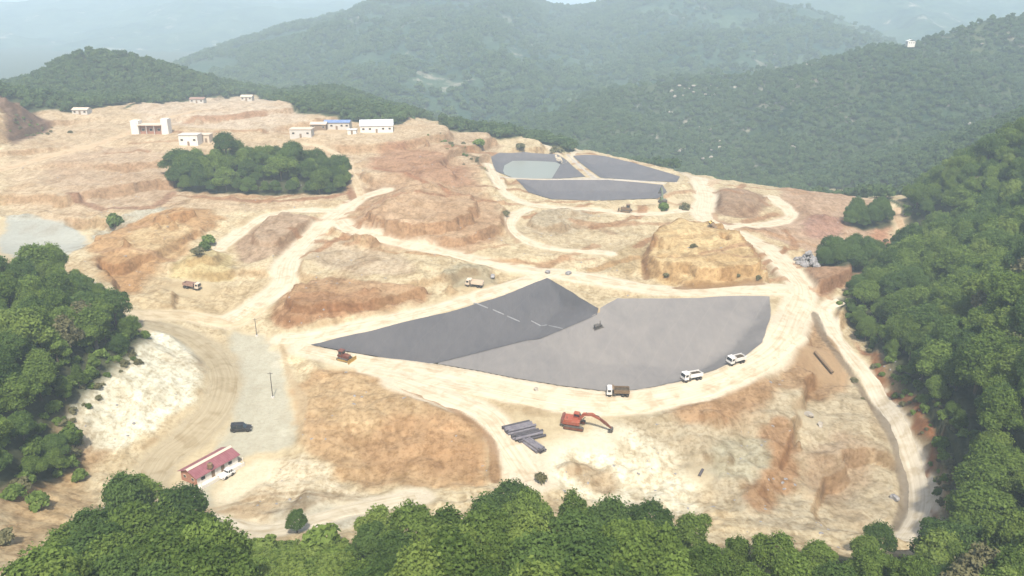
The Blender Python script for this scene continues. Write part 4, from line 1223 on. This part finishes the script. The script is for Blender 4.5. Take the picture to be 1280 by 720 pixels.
def excavator(px, py, heading, label, col='orange', track='rust', sc=1.0, arm=None, swing=0):
    o = root('excavator', label, 'excavator', px, py, heading, sc=sc, lift=.08)
    boom, stick, buck = arm or ([(.9, 1.9), (2.6, 3.9), (4.2, 4.3), (6.0, 3.6)], [(6.05, 3.75), (6.9, 2.6), (8.1, .95)], (8.1, .95))
    for sd in (-1, 1):
        tr = B().prism(stadium(-1.7, 1.7, .45), sd * 1.25 - .32, sd * 1.25 + .32).put('track', 'steel', o)
        B().prism(stadium(-1.5, 1.5, .26), sd * 1.25 - .36, sd * 1.25 + .36).put('track_frame', track, tr).location.z = .19
        for x in (-1.7, 1.7): B().cyl((x, sd * 1.25 - .37, .45), (x, sd * 1.25 + .37, .45), .30, n=12).put('sprocket', track, tr)
    B().box((0, 0, .62), (2.2, 2.0, .4), .05).cyl((0, 0, .8), (0, 0, 1.08), .75, n=20).put('undercarriage', 'steel', o)
    h = B().box((-.55, 0, 1.55), (3.5, 2.6, .9), .09).put('house', col, o)
    B().box((-1.2, -.15, 2.12), (1.8, 2.1, .3), .08).put('engine_cover', col, h)
    B().prism([(-2.3, 1.1), (-2.75, 1.3), (-2.8, 2.0), (-2.55, 2.3), (-2.15, 2.3), (-2.15, 1.1)], -1.28, 1.28, .08).put('counterweight', track, o)
    B().cyl((-1.5, -.7, 2.2), (-1.5, -.7, 2.75), .07, n=8).put('exhaust', 'steel', h)
    c = B().prism([(-.35, 1.98), (1.05, 1.98), (1.15, 2.3), (.85, 3.0), (-.25, 3.05), (-.35, 2.9)], .25, 1.25, .06).put('cab', col, o)
    for sd, y in ((1, 1.262), (-1, .238)): B().prism([(-.2, 2.35), (.92, 2.35), (.75, 2.9), (-.2, 2.92)], y - .012, y + .012).put('window', 'glass', c)
    B().prism([(1.145, 2.36), (1.175, 2.36), (.905, 2.95), (.875, 2.95)], .33, 1.17).put('windshield', 'glass', c)
    bm_ = bar(B(), boom, .5, .42, -.28, .18).put('boom', col, o)
    bar(B(), stick, .48, .28, -.22, .12).put('stick', col if col != 'orange' else 'rust', o)
    for y in (-.62, .42):
        B().cyl((.9, y, 1.5), (boom[1][0] + .4, y, boom[1][1] - .25), .09, n=8).put('lift_cylinder', 'steel', o)
    B().cyl((boom[1][0] + .4, -.05, boom[1][1] + .45), (stick[0][0] + .1, -.05, stick[0][1] + .5), .085, n=8).put('stick_cylinder', 'steel', o)
    x, z = buck
    k = B().prism([(x - .15, z + .1), (x + .25, z + .05), (x + .4, z - .4), (x + .1, z - .85), (x - .5, z - .9), (x - .62, z - .8), (x - .15, z - .6)], -.62, .52, .03).put('bucket', 'steel', o)
    for y in (-.5, -.2, .1, .4): B().box((x - .68, y, z - .86), (.22, .08, .06)).put('tooth', 'steel', k)
    return o
excavator(718, 533, -14, 'orange-red tracked excavator with long arm reaching right, near the pipe stack', sc=1.12,
          arm=([(.9, 1.9), (1.9, 3.5), (3.6, 3.7), (5.2, 2.9)], [(5.0, 3.05), (6.3, 2.1), (7.7, .95)], (7.7, .95)))
excavator(828, 254, 100, 'small green-brown excavator with raised arm at the corner of the dry far pond', 'green', 'steel', .95,
          arm=([(.9, 1.9), (1.9, 4.4), (2.8, 5.8), (3.8, 6.8)], [(3.7, 7.0), (4.6, 5.6), (5.2, 4.2)], (5.2, 4.2)))

def bulldozer(px, py, heading, label, col, blade, sc=1.0):
    o = root('bulldozer', label, 'bulldozer', px, py, heading, sc=sc, lift=.06)
    for sd in (-1, 1):
        tr = B().prism(stadium(-1.35, 1.25, .42), sd * .95 - .26, sd * .95 + .26).put('track', 'steel', o)
        B().prism(stadium(-1.2, 1.1, .24), sd * .95 - .29, sd * .95 + .29).put('track_frame', blade, tr).location.z = .18
        B().box((1.6, sd * 1.32, .5), (2.0, .14, .2), .03).put('push_arm', blade, o)
    h = B().prism([(-.1, .7), (1.75, .7), (1.75, 1.55), (1.55, 1.65), (-.1, 1.75)], -.55, .55, .06).put('hood', col, o)
    B().box((1.77, 0, 1.15), (.05, .8, .7)).put('grille', 'steel', h)
    B().cyl((.9, .2, 1.65), (.9, .2, 2.3), .06, n=8).put('exhaust', 'steel', h)
    B().box((-.9, 0, 1.05), (1.7, 1.3, .75), .06).put('body', col, o)
    c = B().box((-.75, 0, 2.0), (1.35, 1.35, 1.25), .07, taper=(.9, .92)).box((-.75, 0, 2.68), (1.5, 1.5, .1), .03).put('cab', col, o)
    for sd in (-1, 1): B().box((-.75, sd * .665, 2.1), (.95, .03, .7)).put('window', 'glass', c)
    B().box((-.06, 0, 2.1), (.03, 1.0, .7)).put('windshield', 'glass', c)
    B().prism([(2.35, .05), (2.6, .0), (2.5, .5), (2.62, 1.05), (2.5, 1.08), (2.38, .55)], -1.65, 1.65).put('blade', blade, o)
    B().box((-1.95, 0, .85), (.5, .5, .5), .04).box((-2.2, 0, .5), (.12, .14, .9)).put('ripper', 'steel', o)
    return o
bulldozer(431, 450, -28, 'dark red bulldozer with ochre blade at the left tip of the near basin', 'rust', 'ochre', 1.05)
bulldozer(782, 265, 165, 'small brown bulldozer on the pale track below the dry far pond', 'brown', 'brown', 1.25)

def car(name, px, py, heading, label, body, prof_top, L=4.7, Wd=1.85, cat='car'):
    o = root(name, label, cat, px, py, heading, lift=.06)
    h = L / 2
    bd = B().prism([(-h, .42), (-h + .05, .95), (h - 1.1, .98), (h - .12, .82), (h, .5), (h - .1, .32), (-h + .1, .32)], -Wd / 2, Wd / 2, .09).put('body', body, o)
    gl = B().prism(prof_top, -Wd / 2 + .12, Wd / 2 - .12, .05).put('cabin_glass', 'glass', o)
    xs = [p[0] for p in prof_top]; zt = max(p[1] for p in prof_top); tx = [p[0] for p in prof_top if p[1] > zt - .05]
    B().box(((min(tx) + max(tx)) / 2, 0, zt + .03), (max(tx) - min(tx) + .25, Wd - .3, .09), .03).put('roof', body, o)
    for x in (min(tx) + .02, (min(tx) + max(tx)) / 2, max(tx)):
        for sd in (-1, 1): B().box((x, sd * (Wd / 2 - .115), (.95 + zt) / 2), (.09, .05, zt - .95)).put('pillar', body, o)
    for sd in (-1, 1):
        B().box((h - .06, sd * .62, .68), (.1, .36, .16), .03).put('headlight', 'lamp', o)
        B().box((-h - .0, sd * .7, .75), (.06, .22, .2)).put('tail_light', 'rust', o)
        B().box((h - 1.35, sd * (Wd / 2 + .08), 1.02), (.12, .2, .14), .03).put('mirror', body, o)
        for x in (h - .85, -h + .85): wheel(o, x, sd * (Wd / 2 - .12), .36, .26)
    return o
car('parked_car', 302, 538, 8, 'black off-road car parked on the grey gravel yard above the red-roofed house', 'black', [(-2.2, .93), (-2.1, 1.7), (.45, 1.72), (1.15, .95)])
car('small_van', 284, 596, 62, 'small white pickup beside the white porch of the red-roofed house', 'white', [(-.1, .93), (-.1, 1.58), (.9, 1.6), (1.35, .93)], 3.4, 1.5, 'pickup')

# ---- red-roofed site house
def sheet_roof(par, name, m, L, a0, a1, ridges=.55, th=.06):
    """corrugated sheet between two lines a0 (x, z) and a1 along the house"""
    q = B(); n_ = int(L / ridges) * 2
    (x0, z0), (x1, z1) = a0, a1; l_ = math.hypot(x1 - x0, z1 - z0); nx_, nz_ = -(z1 - z0) / l_, (x1 - x0) / l_
    if nz_ < 0: nx_, nz_ = -nx_, -nz_
    rows_ = []
    for i in range(n_ + 1):
        y = -L / 2 + L * i / n_; o_ = .045 if i % 2 else 0.0
        rows_.append([q.bm.verts.new((x0 + nx_ * o_, y, z0 + nz_ * o_)), q.bm.verts.new((x1 + nx_ * o_, y, z1 + nz_ * o_)),
                      q.bm.verts.new((x1 - nx_ * th, y, z1 - nz_ * th)), q.bm.verts.new((x0 - nx_ * th, y, z0 - nz_ * th))])
    for a_, b_ in zip(rows_, rows_[1:]):
        for k in range(4): q.bm.faces.new((a_[k], a_[(k + 1) % 4], b_[(k + 1) % 4], b_[k]))
    q.bm.faces.new(rows_[0]); q.bm.faces.new(rows_[-1][::-1])
    return q.put(name, m, par)
hp = hit(258, 597, Hs)
hs = root('site_house', 'red-roofed single-storey house with white front at the end of the grey yard', 'house', pos=(hp[0] + .2, hp[1] + 2.2, hp[2]), heading=-31, sc=.88)
# local y runs along the ridge, +x is the white front
w = B().prism([(-3.0, -.4), (2.6, -.4), (2.6, 2.5), (-.2, 3.55), (-3.0, 2.5)], -6.0, 6.0).put('wall', 'brick', hs)
B().box((2.62, 0, 1.2), (.1, 11.9, 2.5)).put('front_wall', 'whitewash', hs)
sheet_roof(hs, 'roof_panel', 'redroof', 13.0, (-.2, 3.72), (3.2, 2.45)); sheet_roof(hs, 'roof_panel', 'redroof', 13.0, (-.2, 3.72), (-3.6, 2.42))
B().prism([(-.75, 3.66), (-.2, 3.92), (.35, 3.66), (.35, 3.72), (-.2, 3.99), (-.75, 3.72)], -6.55, 6.55).put('ridge_cap', 'cream', hs)
B().box((3.6, 0, .12), (2.0, 12.6, .34), .03).put('porch', 'whitewash', hs)
B().box((4.55, 0, .55), (.12, 12.6, .75)).put('porch_wall', 'whitewash', hs)
for y in (-6.1, -2.0, 2.0, 6.1): B().box((4.3, y, 1.2), (.14, .14, 2.2)).put('porch_post', 'whitewash', hs)
for y in (-4.3, 3.6):
    wd = B().box((2.69, y, 1.5), (.08, 1.3, 1.0)).put('window', 'whitewash', hs); B().box((2.735, y, 1.5), (.03, 1.1, .82)).put('pane', 'glass', wd)
for y in (-1.4, 1.4):
    d = B().box((2.69, y, 1.1), (.08, .95, 2.1)).put('door', 'wood', hs); B().box((2.75, y + .35, 1.1), (.05, .06, .14)).put('handle', 'steel', d)
for x in (-1.6, 1.2):
    wd = B().box((x, -6.03, 1.5), (.9, .07, .8)).put('window', 'cream', hs); B().box((x, -6.07, 1.5), (.75, .03, .65)).put('pane', 'glass', wd)
o = root('water_tank', 'dark brown water tank standing on the red roof above the porch', 'water tank', pos=tuple(Vector(hs.location) + hs.rotation_quaternion @ Vector((2.35, -1.8, 2.86)) * .88))
o.rotation_quaternion = (1, 0, 0, 0)
tk = B().cyl((0, 0, .06), (0, 0, 1.0), .55, n=18).cyl((0, 0, 1.0), (0, 0, 1.16), .55, .22, n=18).put('tank', 'brown', o)
B().cyl((0, 0, 1.16), (0, 0, 1.24), .2, n=12).put('lid', 'steel', o); B().box((0, 0, 0), (1.1, 1.1, .14)).put('stand', 'steel', o)

# ---- pipe stack, every pipe by itself
def pipe(mid_, d, L, r, label, group, m='pipe', name='pipe'):
    a_, b_ = Vector((0, 0, 0)) - Vector(d) * L / 2, Vector(d) * L / 2
    q = B(); n_ = 14; u_ = Vector(d).orthogonal().normalized(); w_ = Vector(d).cross(u_)
    rings = []
    for c_, rr in ((a_, r), (b_, r), (b_, r * .84), (a_, r * .84)):
        rings.append([q.bm.verts.new(c_ + (u_ * math.cos(2 * math.pi * i / n_) + w_ * math.sin(2 * math.pi * i / n_)) * rr) for i in range(n_)])
    for k in range(4):
        for i in range(n_): q.bm.faces.new((rings[k][i], rings[k][(i + 1) % n_], rings[(k + 1) % 4][(i + 1) % n_], rings[(k + 1) % 4][i]))
    o_ = q.put(name, m); o_.location = mid_
    return tag(o_, label, 'pipe', group)
def bundle(pa, pb, pc, npipe, which):
    """pipes from line pa-pc, each running along pa->pb (picture points)"""
    a_, b_, c_ = (hit(*q, Hs) for q in (pa, pb, pc))
    d = b_ - a_; d[2] = 0; L = np.linalg.norm(d); d /= L
    e = c_ - a_; e[2] = 0; W_ = np.linalg.norm(e); e /= W_
    r = W_ / npipe * .5 * abs(e[0] * d[1] - e[1] * d[0])
    for lay in range(2):
        for k in range(npipe - lay):
            p = a_ + d * L / 2 + e * W_ * (k + .5 + lay * .5) / npipe + d * random.uniform(-.35, .35)
            z = float(H(p[0], p[1])) + r + lay * r * 1.72 + .02
            pipe((p[0], p[1], z), d, L, r * .98, ('ground-layer' if lay == 0 else 'top-layer') + ' grey pipe in the ' + which + ' row of the pipe stack near the excavator', 'pipes of the ' + which + ' row', 'pipe' if random.random() < .75 else 'pipe_dark')
bundle((627, 536), (661, 528), (637, 545), 5, 'upper')
bundle((638, 547), (672, 539), (648, 555), 4, 'middle')
bundle((652, 553), (671, 569), (664, 549), 4, 'lower')
q = hit(1029, 456, Hs); d = hit(1040, 468, Hs) - hit(1018, 442, Hs); L = np.linalg.norm(d)
pipe((q[0], q[1], q[2] + .9), d / L, L, .42, 'single rusty brown pipe lying on the brown slope left of the perimeter road', None, 'brown')
q = hit(876, 593, Hs); pipe((q[0], q[1], q[2] + .45), Vector((.45, .6, .35)).normalized(), 1.9, .3, 'short black pipe propped on the white ground at lower right', None, 'pipe_dark')

# ---- pump on the basin floor and pale strips holding the slope liner down
o = root('pump', 'small dark pump on the basin floor at the foot of the liner slope', 'pump', 748, 410, 20)
B().box((0, 0, .2), (3.0, 1.4, .16)).box((0, .6, .1), (3.2, .12, .2)).box((0, -.6, .1), (3.2, .12, .2)).put('skid', 'steel', o)
B().box((-.5, 0, .85), (1.5, 1.1, 1.1), .06).put('engine_box', 'steel', o); B().cyl((.7, -.4, .8), (.7, .4, .8), .45, n=14).put('pump_casing', 'steel', o)
B().cyl((.7, 0, 1.1), (.7, 0, 2.6), .1, n=8).put('riser_pipe', 'pipe_dark', o)
for i, (p0, p1) in enumerate((((592,380),(610,386)),((616,388),(630,394)),((634,396),(650,403)),((664,402),(684,407)),((686,408),(704,412)))):
    a_, b_ = hits([p0, p1], Hs); d = (b_ - a_); L = np.linalg.norm(d); d /= L; nn = np.array([-d[1], d[0]])
    q = B(); rr = []
    for k in range(9):
        c_ = a_ + d * L * k / 8; ww = .24 * (1 - .25 * abs(k - 4) / 4)
        rr.append([q.bm.verts.new((c_[0] + nn[0] * s_ * ww, c_[1] + nn[1] * s_ * ww, float(H(c_[0] + nn[0] * s_ * ww, c_[1] + nn[1] * s_ * ww)) + .24 + h_)) for s_, h_ in ((-1, 0), (-.6, .12), (0, .18 + .03 * (k % 2)), (.6, .12), (1, 0))])
    for r0, r1 in zip(rr, rr[1:]):
        for k in range(4): q.bm.faces.new((r0[k], r0[k + 1], r1[k + 1], r1[k]))
    tag(q.put('ballast_roll', 'fabric'), ('first', 'second', 'third', 'fourth', 'last')[i] + ' pale ballast roll from the crest down the dark liner slope', 'ballast roll', 'pale ballast rolls across the dark slope')

# ---- poles
for px, py, h, lab in ((341, 497, 7.0, 'thin grey pole standing in the middle of the grey gravel yard'), (321, 420, 5.5, 'thin pole at the top corner of the grey gravel yard')):
    o = root('pole', lab, 'pole', px, py); o.rotation_quaternion = (1, 0, 0, 0)
    B().cyl((0, 0, -.5), (0, 0, h), .13, .08, n=8).put('post', 'steel', o); B().box((0, 0, h - .4), (1.3, .09, .09)).put('cross_arm', 'steel', o)
    B().cyl((0, 0, -.3), (0, 0, .35), .5, .4, n=12).put('footing', 'concrete', o)

# ---- buildings on the upper left plateau
def shed(px, py, Wd, Dp, hgt, label, roof='whiteroof', wall='whitewash', heading=0, pitch=.9, openings=3, name='shed', cat='shed', flat=False):
    o = root(name, label, cat, px, py, heading); o.rotation_mode = 'XYZ'; o.rotation_euler = (0, 0, math.radians(heading))
    o.location.y += Dp / 2
    if flat:
        B().box((0, 0, hgt / 2 - .6), (Wd, Dp, hgt + 1.2)).put('wall', wall, o)
        B().box((0, 0, hgt + .14), (Wd + .7, Dp + .7, .28), .04).put('roof', roof, o)
    else:
        B().prism([(-Dp / 2, -1.2), (Dp / 2, -1.2), (Dp / 2, hgt), (0, hgt + pitch - .08), (-Dp / 2, hgt)], -Wd / 2, Wd / 2).put('wall', wall, o).rotation_euler = (0, 0, math.radians(90))
        for sg in (-1, 1):
            r_ = sheet_roof(o, 'roof_panel', roof, Wd + .8, (0, hgt + pitch + .06), (sg * (Dp / 2 + .5), hgt - .12), .8); r_.rotation_euler = (0, 0, math.radians(90))
    for k in range(openings):
        x = -Wd / 2 + Wd * (k + .5) / openings
        if k == openings // 2:
            B().box((x, -Dp / 2 - .03, 1.1), (1.2, .1, 2.2)).put('door', 'wood', o)
        else:
            wd = B().box((x, -Dp / 2 - .03, hgt * .55), (1.5, .1, 1.2)).put('window', 'cream', o); B().box((x, -Dp / 2 - .09, hgt * .55), (1.25, .04, .95)).put('pane', 'glass', wd)
    return o
# half-built block: two white end towers, brown core, beige slab
hb = root('unfinished_building', 'half-built block with two white end towers on the upper left plateau', 'building', 188, 168, sc=.84); hb.rotation_quaternion = (1, 0, 0, 0)
B().box((-10.2, 4, 3.6), (5.4, 6, 10.2)).put('tower', 'whitewash', hb); B().box((9.6, 4, 4.2), (4.6, 6, 11.4)).put('tower', 'whitewash', hb)
B().box((0, 5.5, 2.2), (15.6, 6.5, 7.4)).put('core_wall', 'brick', hb)
B().box((0, 4.2, 6.1), (15.4, 9.4, .5)).put('roof_slab', 'cream', hb)
for x in (-5.2, 0, 5.2):
    B().box((x - 2.4, .3, 2.4), (.4, .4, 6.9)).put('column', 'concrete', hb)
    wd = B().box((x, 2.2, 2.8), (2.2, .12, 2.0)).put('window', 'cream', hb); B().box((x, 2.12, 2.8), (1.8, .05, 1.6)).put('pane', 'glass', wd)
shed(236, 182, 10, 7, 5.5, 'whitewashed box-shaped shed just left above the oval copse', flat=True, roof='concrete', openings=3)
shed(254, 178, 7, 6, 4.0, 'smaller pale hut touching the whitewashed shed above the oval copse', flat=True, roof='cream', wall='cream', openings=2, name='hut', cat='hut')
shed(376, 172, 12, 7, 4.5, 'pale concrete shed behind the right end of the oval copse', flat=True, roof='cream', wall='concrete')
shed(398, 163, 9, 6, 3.6, 'brown open-fronted shed left of the blue-roofed hall', wall='wood', roof='cream', openings=3)
shed(421, 162, 15, 8, 4.2, 'blue-roofed grey hall on the plateau left of the white-roofed hall', roof='blueroof', wall='concrete', openings=5, name='hall', cat='hall')
shed(469, 166, 19, 13, 4.2, 'large white-roofed hall, brightest building on the far plateau', roof='whiteroof', pitch=2.6, openings=5, name='hall', cat='hall', heading=8)
shed(440, 168, 5, 3, 2.6, 'white site container in front of the blue-roofed hall', flat=True, roof='whiteroof', openings=1, name='site_container', cat='container')
for px, py, wd_, lab in ((246, 129, 10, 'low pale house with pinkish roof behind the half-built block'), (308, 126, 8, 'small pale house at the right end of the far plateau row'), (100, 143, 9, 'pale hut at the foot of the rounded green hill')):
    shed(px, py, wd_, 6, 3.0, lab, roof='pink' if 'pinkish' in lab else 'cream', wall='concrete', openings=3, name='house', cat='house')
def on_mid(px, py):
    best = None
    ax, ay, ad = project(mx, my, mz); d_ = np.hypot(ax - px, ay - py); i = np.unravel_index(np.argmin(d_), d_.shape)
    return mx[i], my[i], mz[i]
p = on_mid(1134, 57)
o = root('hilltop_house', 'small white house on the skyline of the wooded ridge, upper right', 'house', pos=(p[0], p[1] - 6, p[2] + 2.2), sc=.75); o.rotation_quaternion = (1, 0, 0, 0)
B().box((0, 0, 0), (10, 7, 8)).put('wall', 'whitewash', o); sheet_roof(o, 'roof_panel', 'whiteroof', 8, (0, 6.0), (5.6, 3.8)); sheet_roof(o, 'roof_panel', 'whiteroof', 8, (0, 6.0), (-5.6, 3.8))
for x in (-3, 0, 3):
    wd = B().box((x, -3.54, 1.6), (1.5, .1, 1.5)).put('window', 'cream', o); B().box((x, -3.6, 1.6), (1.2, .04, 1.2)).put('pane', 'glass', wd)

# ---- rocks
def rock_mesh(seed, m):
    bm = bmesh.new(); bmesh.ops.create_icosphere(bm, subdivisions=2, radius=1.0); r = random.Random(seed)
    k = [Vector((r.gauss(0, 1), r.gauss(0, 1), r.gauss(0, 1))).normalized() for _ in range(7)]
    for v in bm.verts:
        c_ = min(.55 + .45 * r.random() * 0 + abs(v.co.dot(q)) * .0 + max(.0, 1 - max(0, v.co.dot(q) - .62) * 1.6) for q in k) - .45
        v.co = v.co * c_ * Vector((1.2, .9, .75)).length / 1.6
        v.co.z *= .72
    me = bpy.data.meshes.new('rock'); bm.to_mesh(me); bm.free(); me.materials.append(M[m]); return me
RM = [rock_mesh(i, 'rock') for i in range(4)]; PM = [rock_mesh(10 + i, 'pale_rock') for i in range(4)]
q = hit(1012, 333, Hs)
rp = root('rock_heap', 'heap of dark grey boulders beside the haul road, left of the small grove', 'rock heap', pos=tuple(q)); rp.rotation_quaternion = (1, 0, 0, 0)
rr = random.Random(4)
for k in range(70):
    an, rd = rr.uniform(0, 6.28), rr.uniform(0, 1) ** .6
    x, y = math.cos(an) * rd * 4.6, math.sin(an) * rd * 4.2 + 2; z = 4.2 * (1 - rd) + rr.uniform(-.2, .5)
    c = bpy.data.objects.new('boulder', RM[k % 4]); C.objects.link(c); c.parent = rp
    c.location = (x, y, z + float(H(q[0] + x, q[1] + y)) - q[2]); s_ = rr.uniform(.5, 1.25); c.scale = (s_, s_, s_); c.rotation_euler = (rr.uniform(0, 6), rr.uniform(0, 6), rr.uniform(0, 6))
for k, (px, py, s_, lab) in enumerate(((1011,520,1.1,'pale boulder on the grey slope of the lower right bank'),(1025,532,.9,'white boulder below another on the lower right bank'),(616,347,1.2,'brown boulder right of the grey rubble heap'),
        (685,342,1.1,'boulder at the tip of the near basin crest'),(711,343,1.1,'boulder just right of the near basin tip'),(670,488,.8,'stone on the track above the pipe stack'),(1118,624,1.0,'stone beside the bend of the perimeter road'))):
    o = link('boulder', (PM if k in (0, 1, 5) else RM)[k % 4]); q = hit(px, py, Hs); o.location = (q[0], q[1], q[2] + .3 * s_); o.scale = (s_, s_, s_); o.rotation_euler = (0, 0, k * 1.7)
    tag(o, lab, 'boulder')
KINDS[('stone', 3)] = (RM[1], None, 1.0, 1.0); KINDS[('stone', 0)] = (PM[0], None, 1.0, 1.0); KINDS[('stone', 1)] = (PM[1], None, 1.0, 1.0); KINDS[('stone', 2)] = (RM[2], None, 1.0, 1.0)
st = []
for _ in range(9000):
    y = r2.uniform(122, 420); x = r2.uniform(-.62, .62) * y
    st.append((x, y, 0, 0))
sx = np.array([q[0] for q in st]); sy = np.array([q[1] for q in st])
ok = (smooth_mask(sx, sy) < .25) & (fbm(sx / 18, sy / 18, 3) > .02)
st = [(x, y, .10 + .4 * r2.random() ** 5, ('stone', int(r2.integers(2)) + 2)) for x, y, k in zip(sx, sy, ok) if k]
scatter('rubble', st, 'loose stones strewn over the bare earth of the site', 'stones')
# rock outcrops on the wooded ridge
oc = []
for _ in range(420):
    i = r2.uniform(20, nr - 14); j = r2.uniform(0, nc - 1.01); i0, j0 = int(i), int(j)
    x, y, zz_ = mx[i0, j0], my[i0, j0], mz[i0, j0]
    if fbm(np.array([x / 60 + 4]), np.array([y / 60]), 3)[0] < .1 or abs(x) > y * .72: continue
    for k in range(3): oc.append((x + r2.normal(0, 7), y + r2.normal(0, 7), r2.uniform(.7, 2.2), ('stone', int(r2.integers(2))), zz_ + 1.5))
scatter('rock_outcrops', oc, 'pale rock outcrops between the trees of the wooded ridge', 'rocks')

# ---- shrubs
def shrub(px, py, h, key, lab, group=None, wide=1.0):
    p = hit(px, py, Hs); return tree(key, p[0], p[1], h, lab, group, 'shrub', 'shrub', wide=wide)
for px, py, h, key, lab, w_ in (
  (143,284,5.5,('bush',0),'round dark shrub beside the grey lot on the left',.8),(262,306,3.6,('bush',1),'green shrub above the left sand pile, rightmost of the row',1),(256,312,3.0,('bush',0),'green shrub above the left sand pile, middle of the row',1),
  (249,318,2.6,('dry',0),'dry shrub above the left sand pile, leftmost of the row',1),(923,338,1.3,('dry',0),'dark shrub high on the right flank of the big sand pile',.8),(948,349,1.3,('dry',1),'dark shrub at the right foot of the big sand pile',1.1),
  (867,309,1.3,('dry',1),'shrub near the crest of the big sand pile',1),(833,346,1.3,('dry',0),'shrub at the left foot of the big sand pile',.9),(830,262,3.0,('bush',0),'green shrub below the green-brown excavator at the far pond',1),(856,262,3.0,('dry',1),'dry shrub on the pale road fork right of the far pond',1),
  (676,604,2.4,('dry',0),'tall dry shrub on the white ground just above the bottom wood',.55),(18,622,2.4,('bush',0),'low green shrub on the sandy slope at the left edge',1),(50,634,2.6,('bush',1),'larger green shrub on the sandy slope in the bottom left corner',1.2),(6,680,2.4,('dry',0),'dry shrub at the left edge of the sandy corner',1),
  (88,556,3.6,('bush',1),'green shrub at the foot of the left wood above the sand',1),(78,572,2.6,('dry',1),'brownish shrub below the left wood beside the cut',1),(100,598,2.0,('bush',0),'small green shrub under the white cut slope',1),(300,700,2.6,('scrub',0),'pale green shrub in the low scrub at the bottom, left of the lone tree',1.2),(330,690,2.2,('scrub',1),'pale green shrub in the low scrub just below the pale yard',1.2),
  (24,610,2.0,('dry',1),'small dry shrub on the sand under the left wood',1),
  (400,690,4.5,('bush',0),'rounded green shrub below the lone small tree at the bottom',1),(632,270,2.2,('dry',0),'lone brown shrub beside the terrace track bend',1),(600,182,3.5,('bush',0),'dark shrub on the crest left of the far ponds',1.4),(650,186,3.0,('dry',0),'brown shrub above the water pond',1.2),(695,190,3.5,('dry',1),'brown shrub at the corner of the two far ponds',1.2)):
    shrub(px, py, h, key, lab, wide=w_)
gc = []
gp = poisson(np.array([hit(px, py, Hs)[:2] for px, py in ((266,686),(330,684),(430,684),(450,760),(250,760))]), 1.25, 31)
for x, y in gp: gc.append((x, y, r2.uniform(.9, 1.9), ('scrub' if r2.random() < .7 else 'bush', int(r2.integers(2)))))
for poly, rad in ((WOODS['left'], 3.0), (WOODS['right'], 4.0)):
    for x, y in poisson(poly, rad, 41):
        px, py, _d = project(x, y, float(base_h(x, y)))
        if -20 < px < 1300: gc.append((x, y, r2.uniform(1.2, 2.6), ('bush', int(r2.integers(2)))))
scatter('ground_cover', gc, 'low green scrub covering the ground below the lone small tree and under the woods', 'scrub')
gd = []
for line, n_, sp in (((( 540,172),(560,178),(600,205)), 26, 3.0), (((1085,345),(1090,310),(1125,300)), 40, 5.0), (((172,436),(110,490),(75,535),(90,575)), 40, 1.6), (((1160,530),(1178,590),(1180,650)), 50, 3.0), (((1060,440),(1110,490),(1150,540)), 50, 3.0), (((0,150),(40,160),(60,165)), 40, 7.0)):
    w_ = catmull(hits(line, Hs), False, 1.0)
    for _ in range(n_):
        c_ = w_[r2.integers(len(w_))] + r2.normal(0, sp, 2); gd.append((c_[0], c_[1], r2.uniform(.5, 1.5), ('dry', int(r2.integers(2))) if r2.random() < .7 else ('bush', int(r2.integers(2)))))
gd = [g for g, k in zip(gd, clear_of_roads(np.array([g[0] for g in gd]), np.array([g[1] for g in gd]), .6)) if k]
scatter('brush', gd, 'dry brush along the edges of the woods and banks', 'brush')
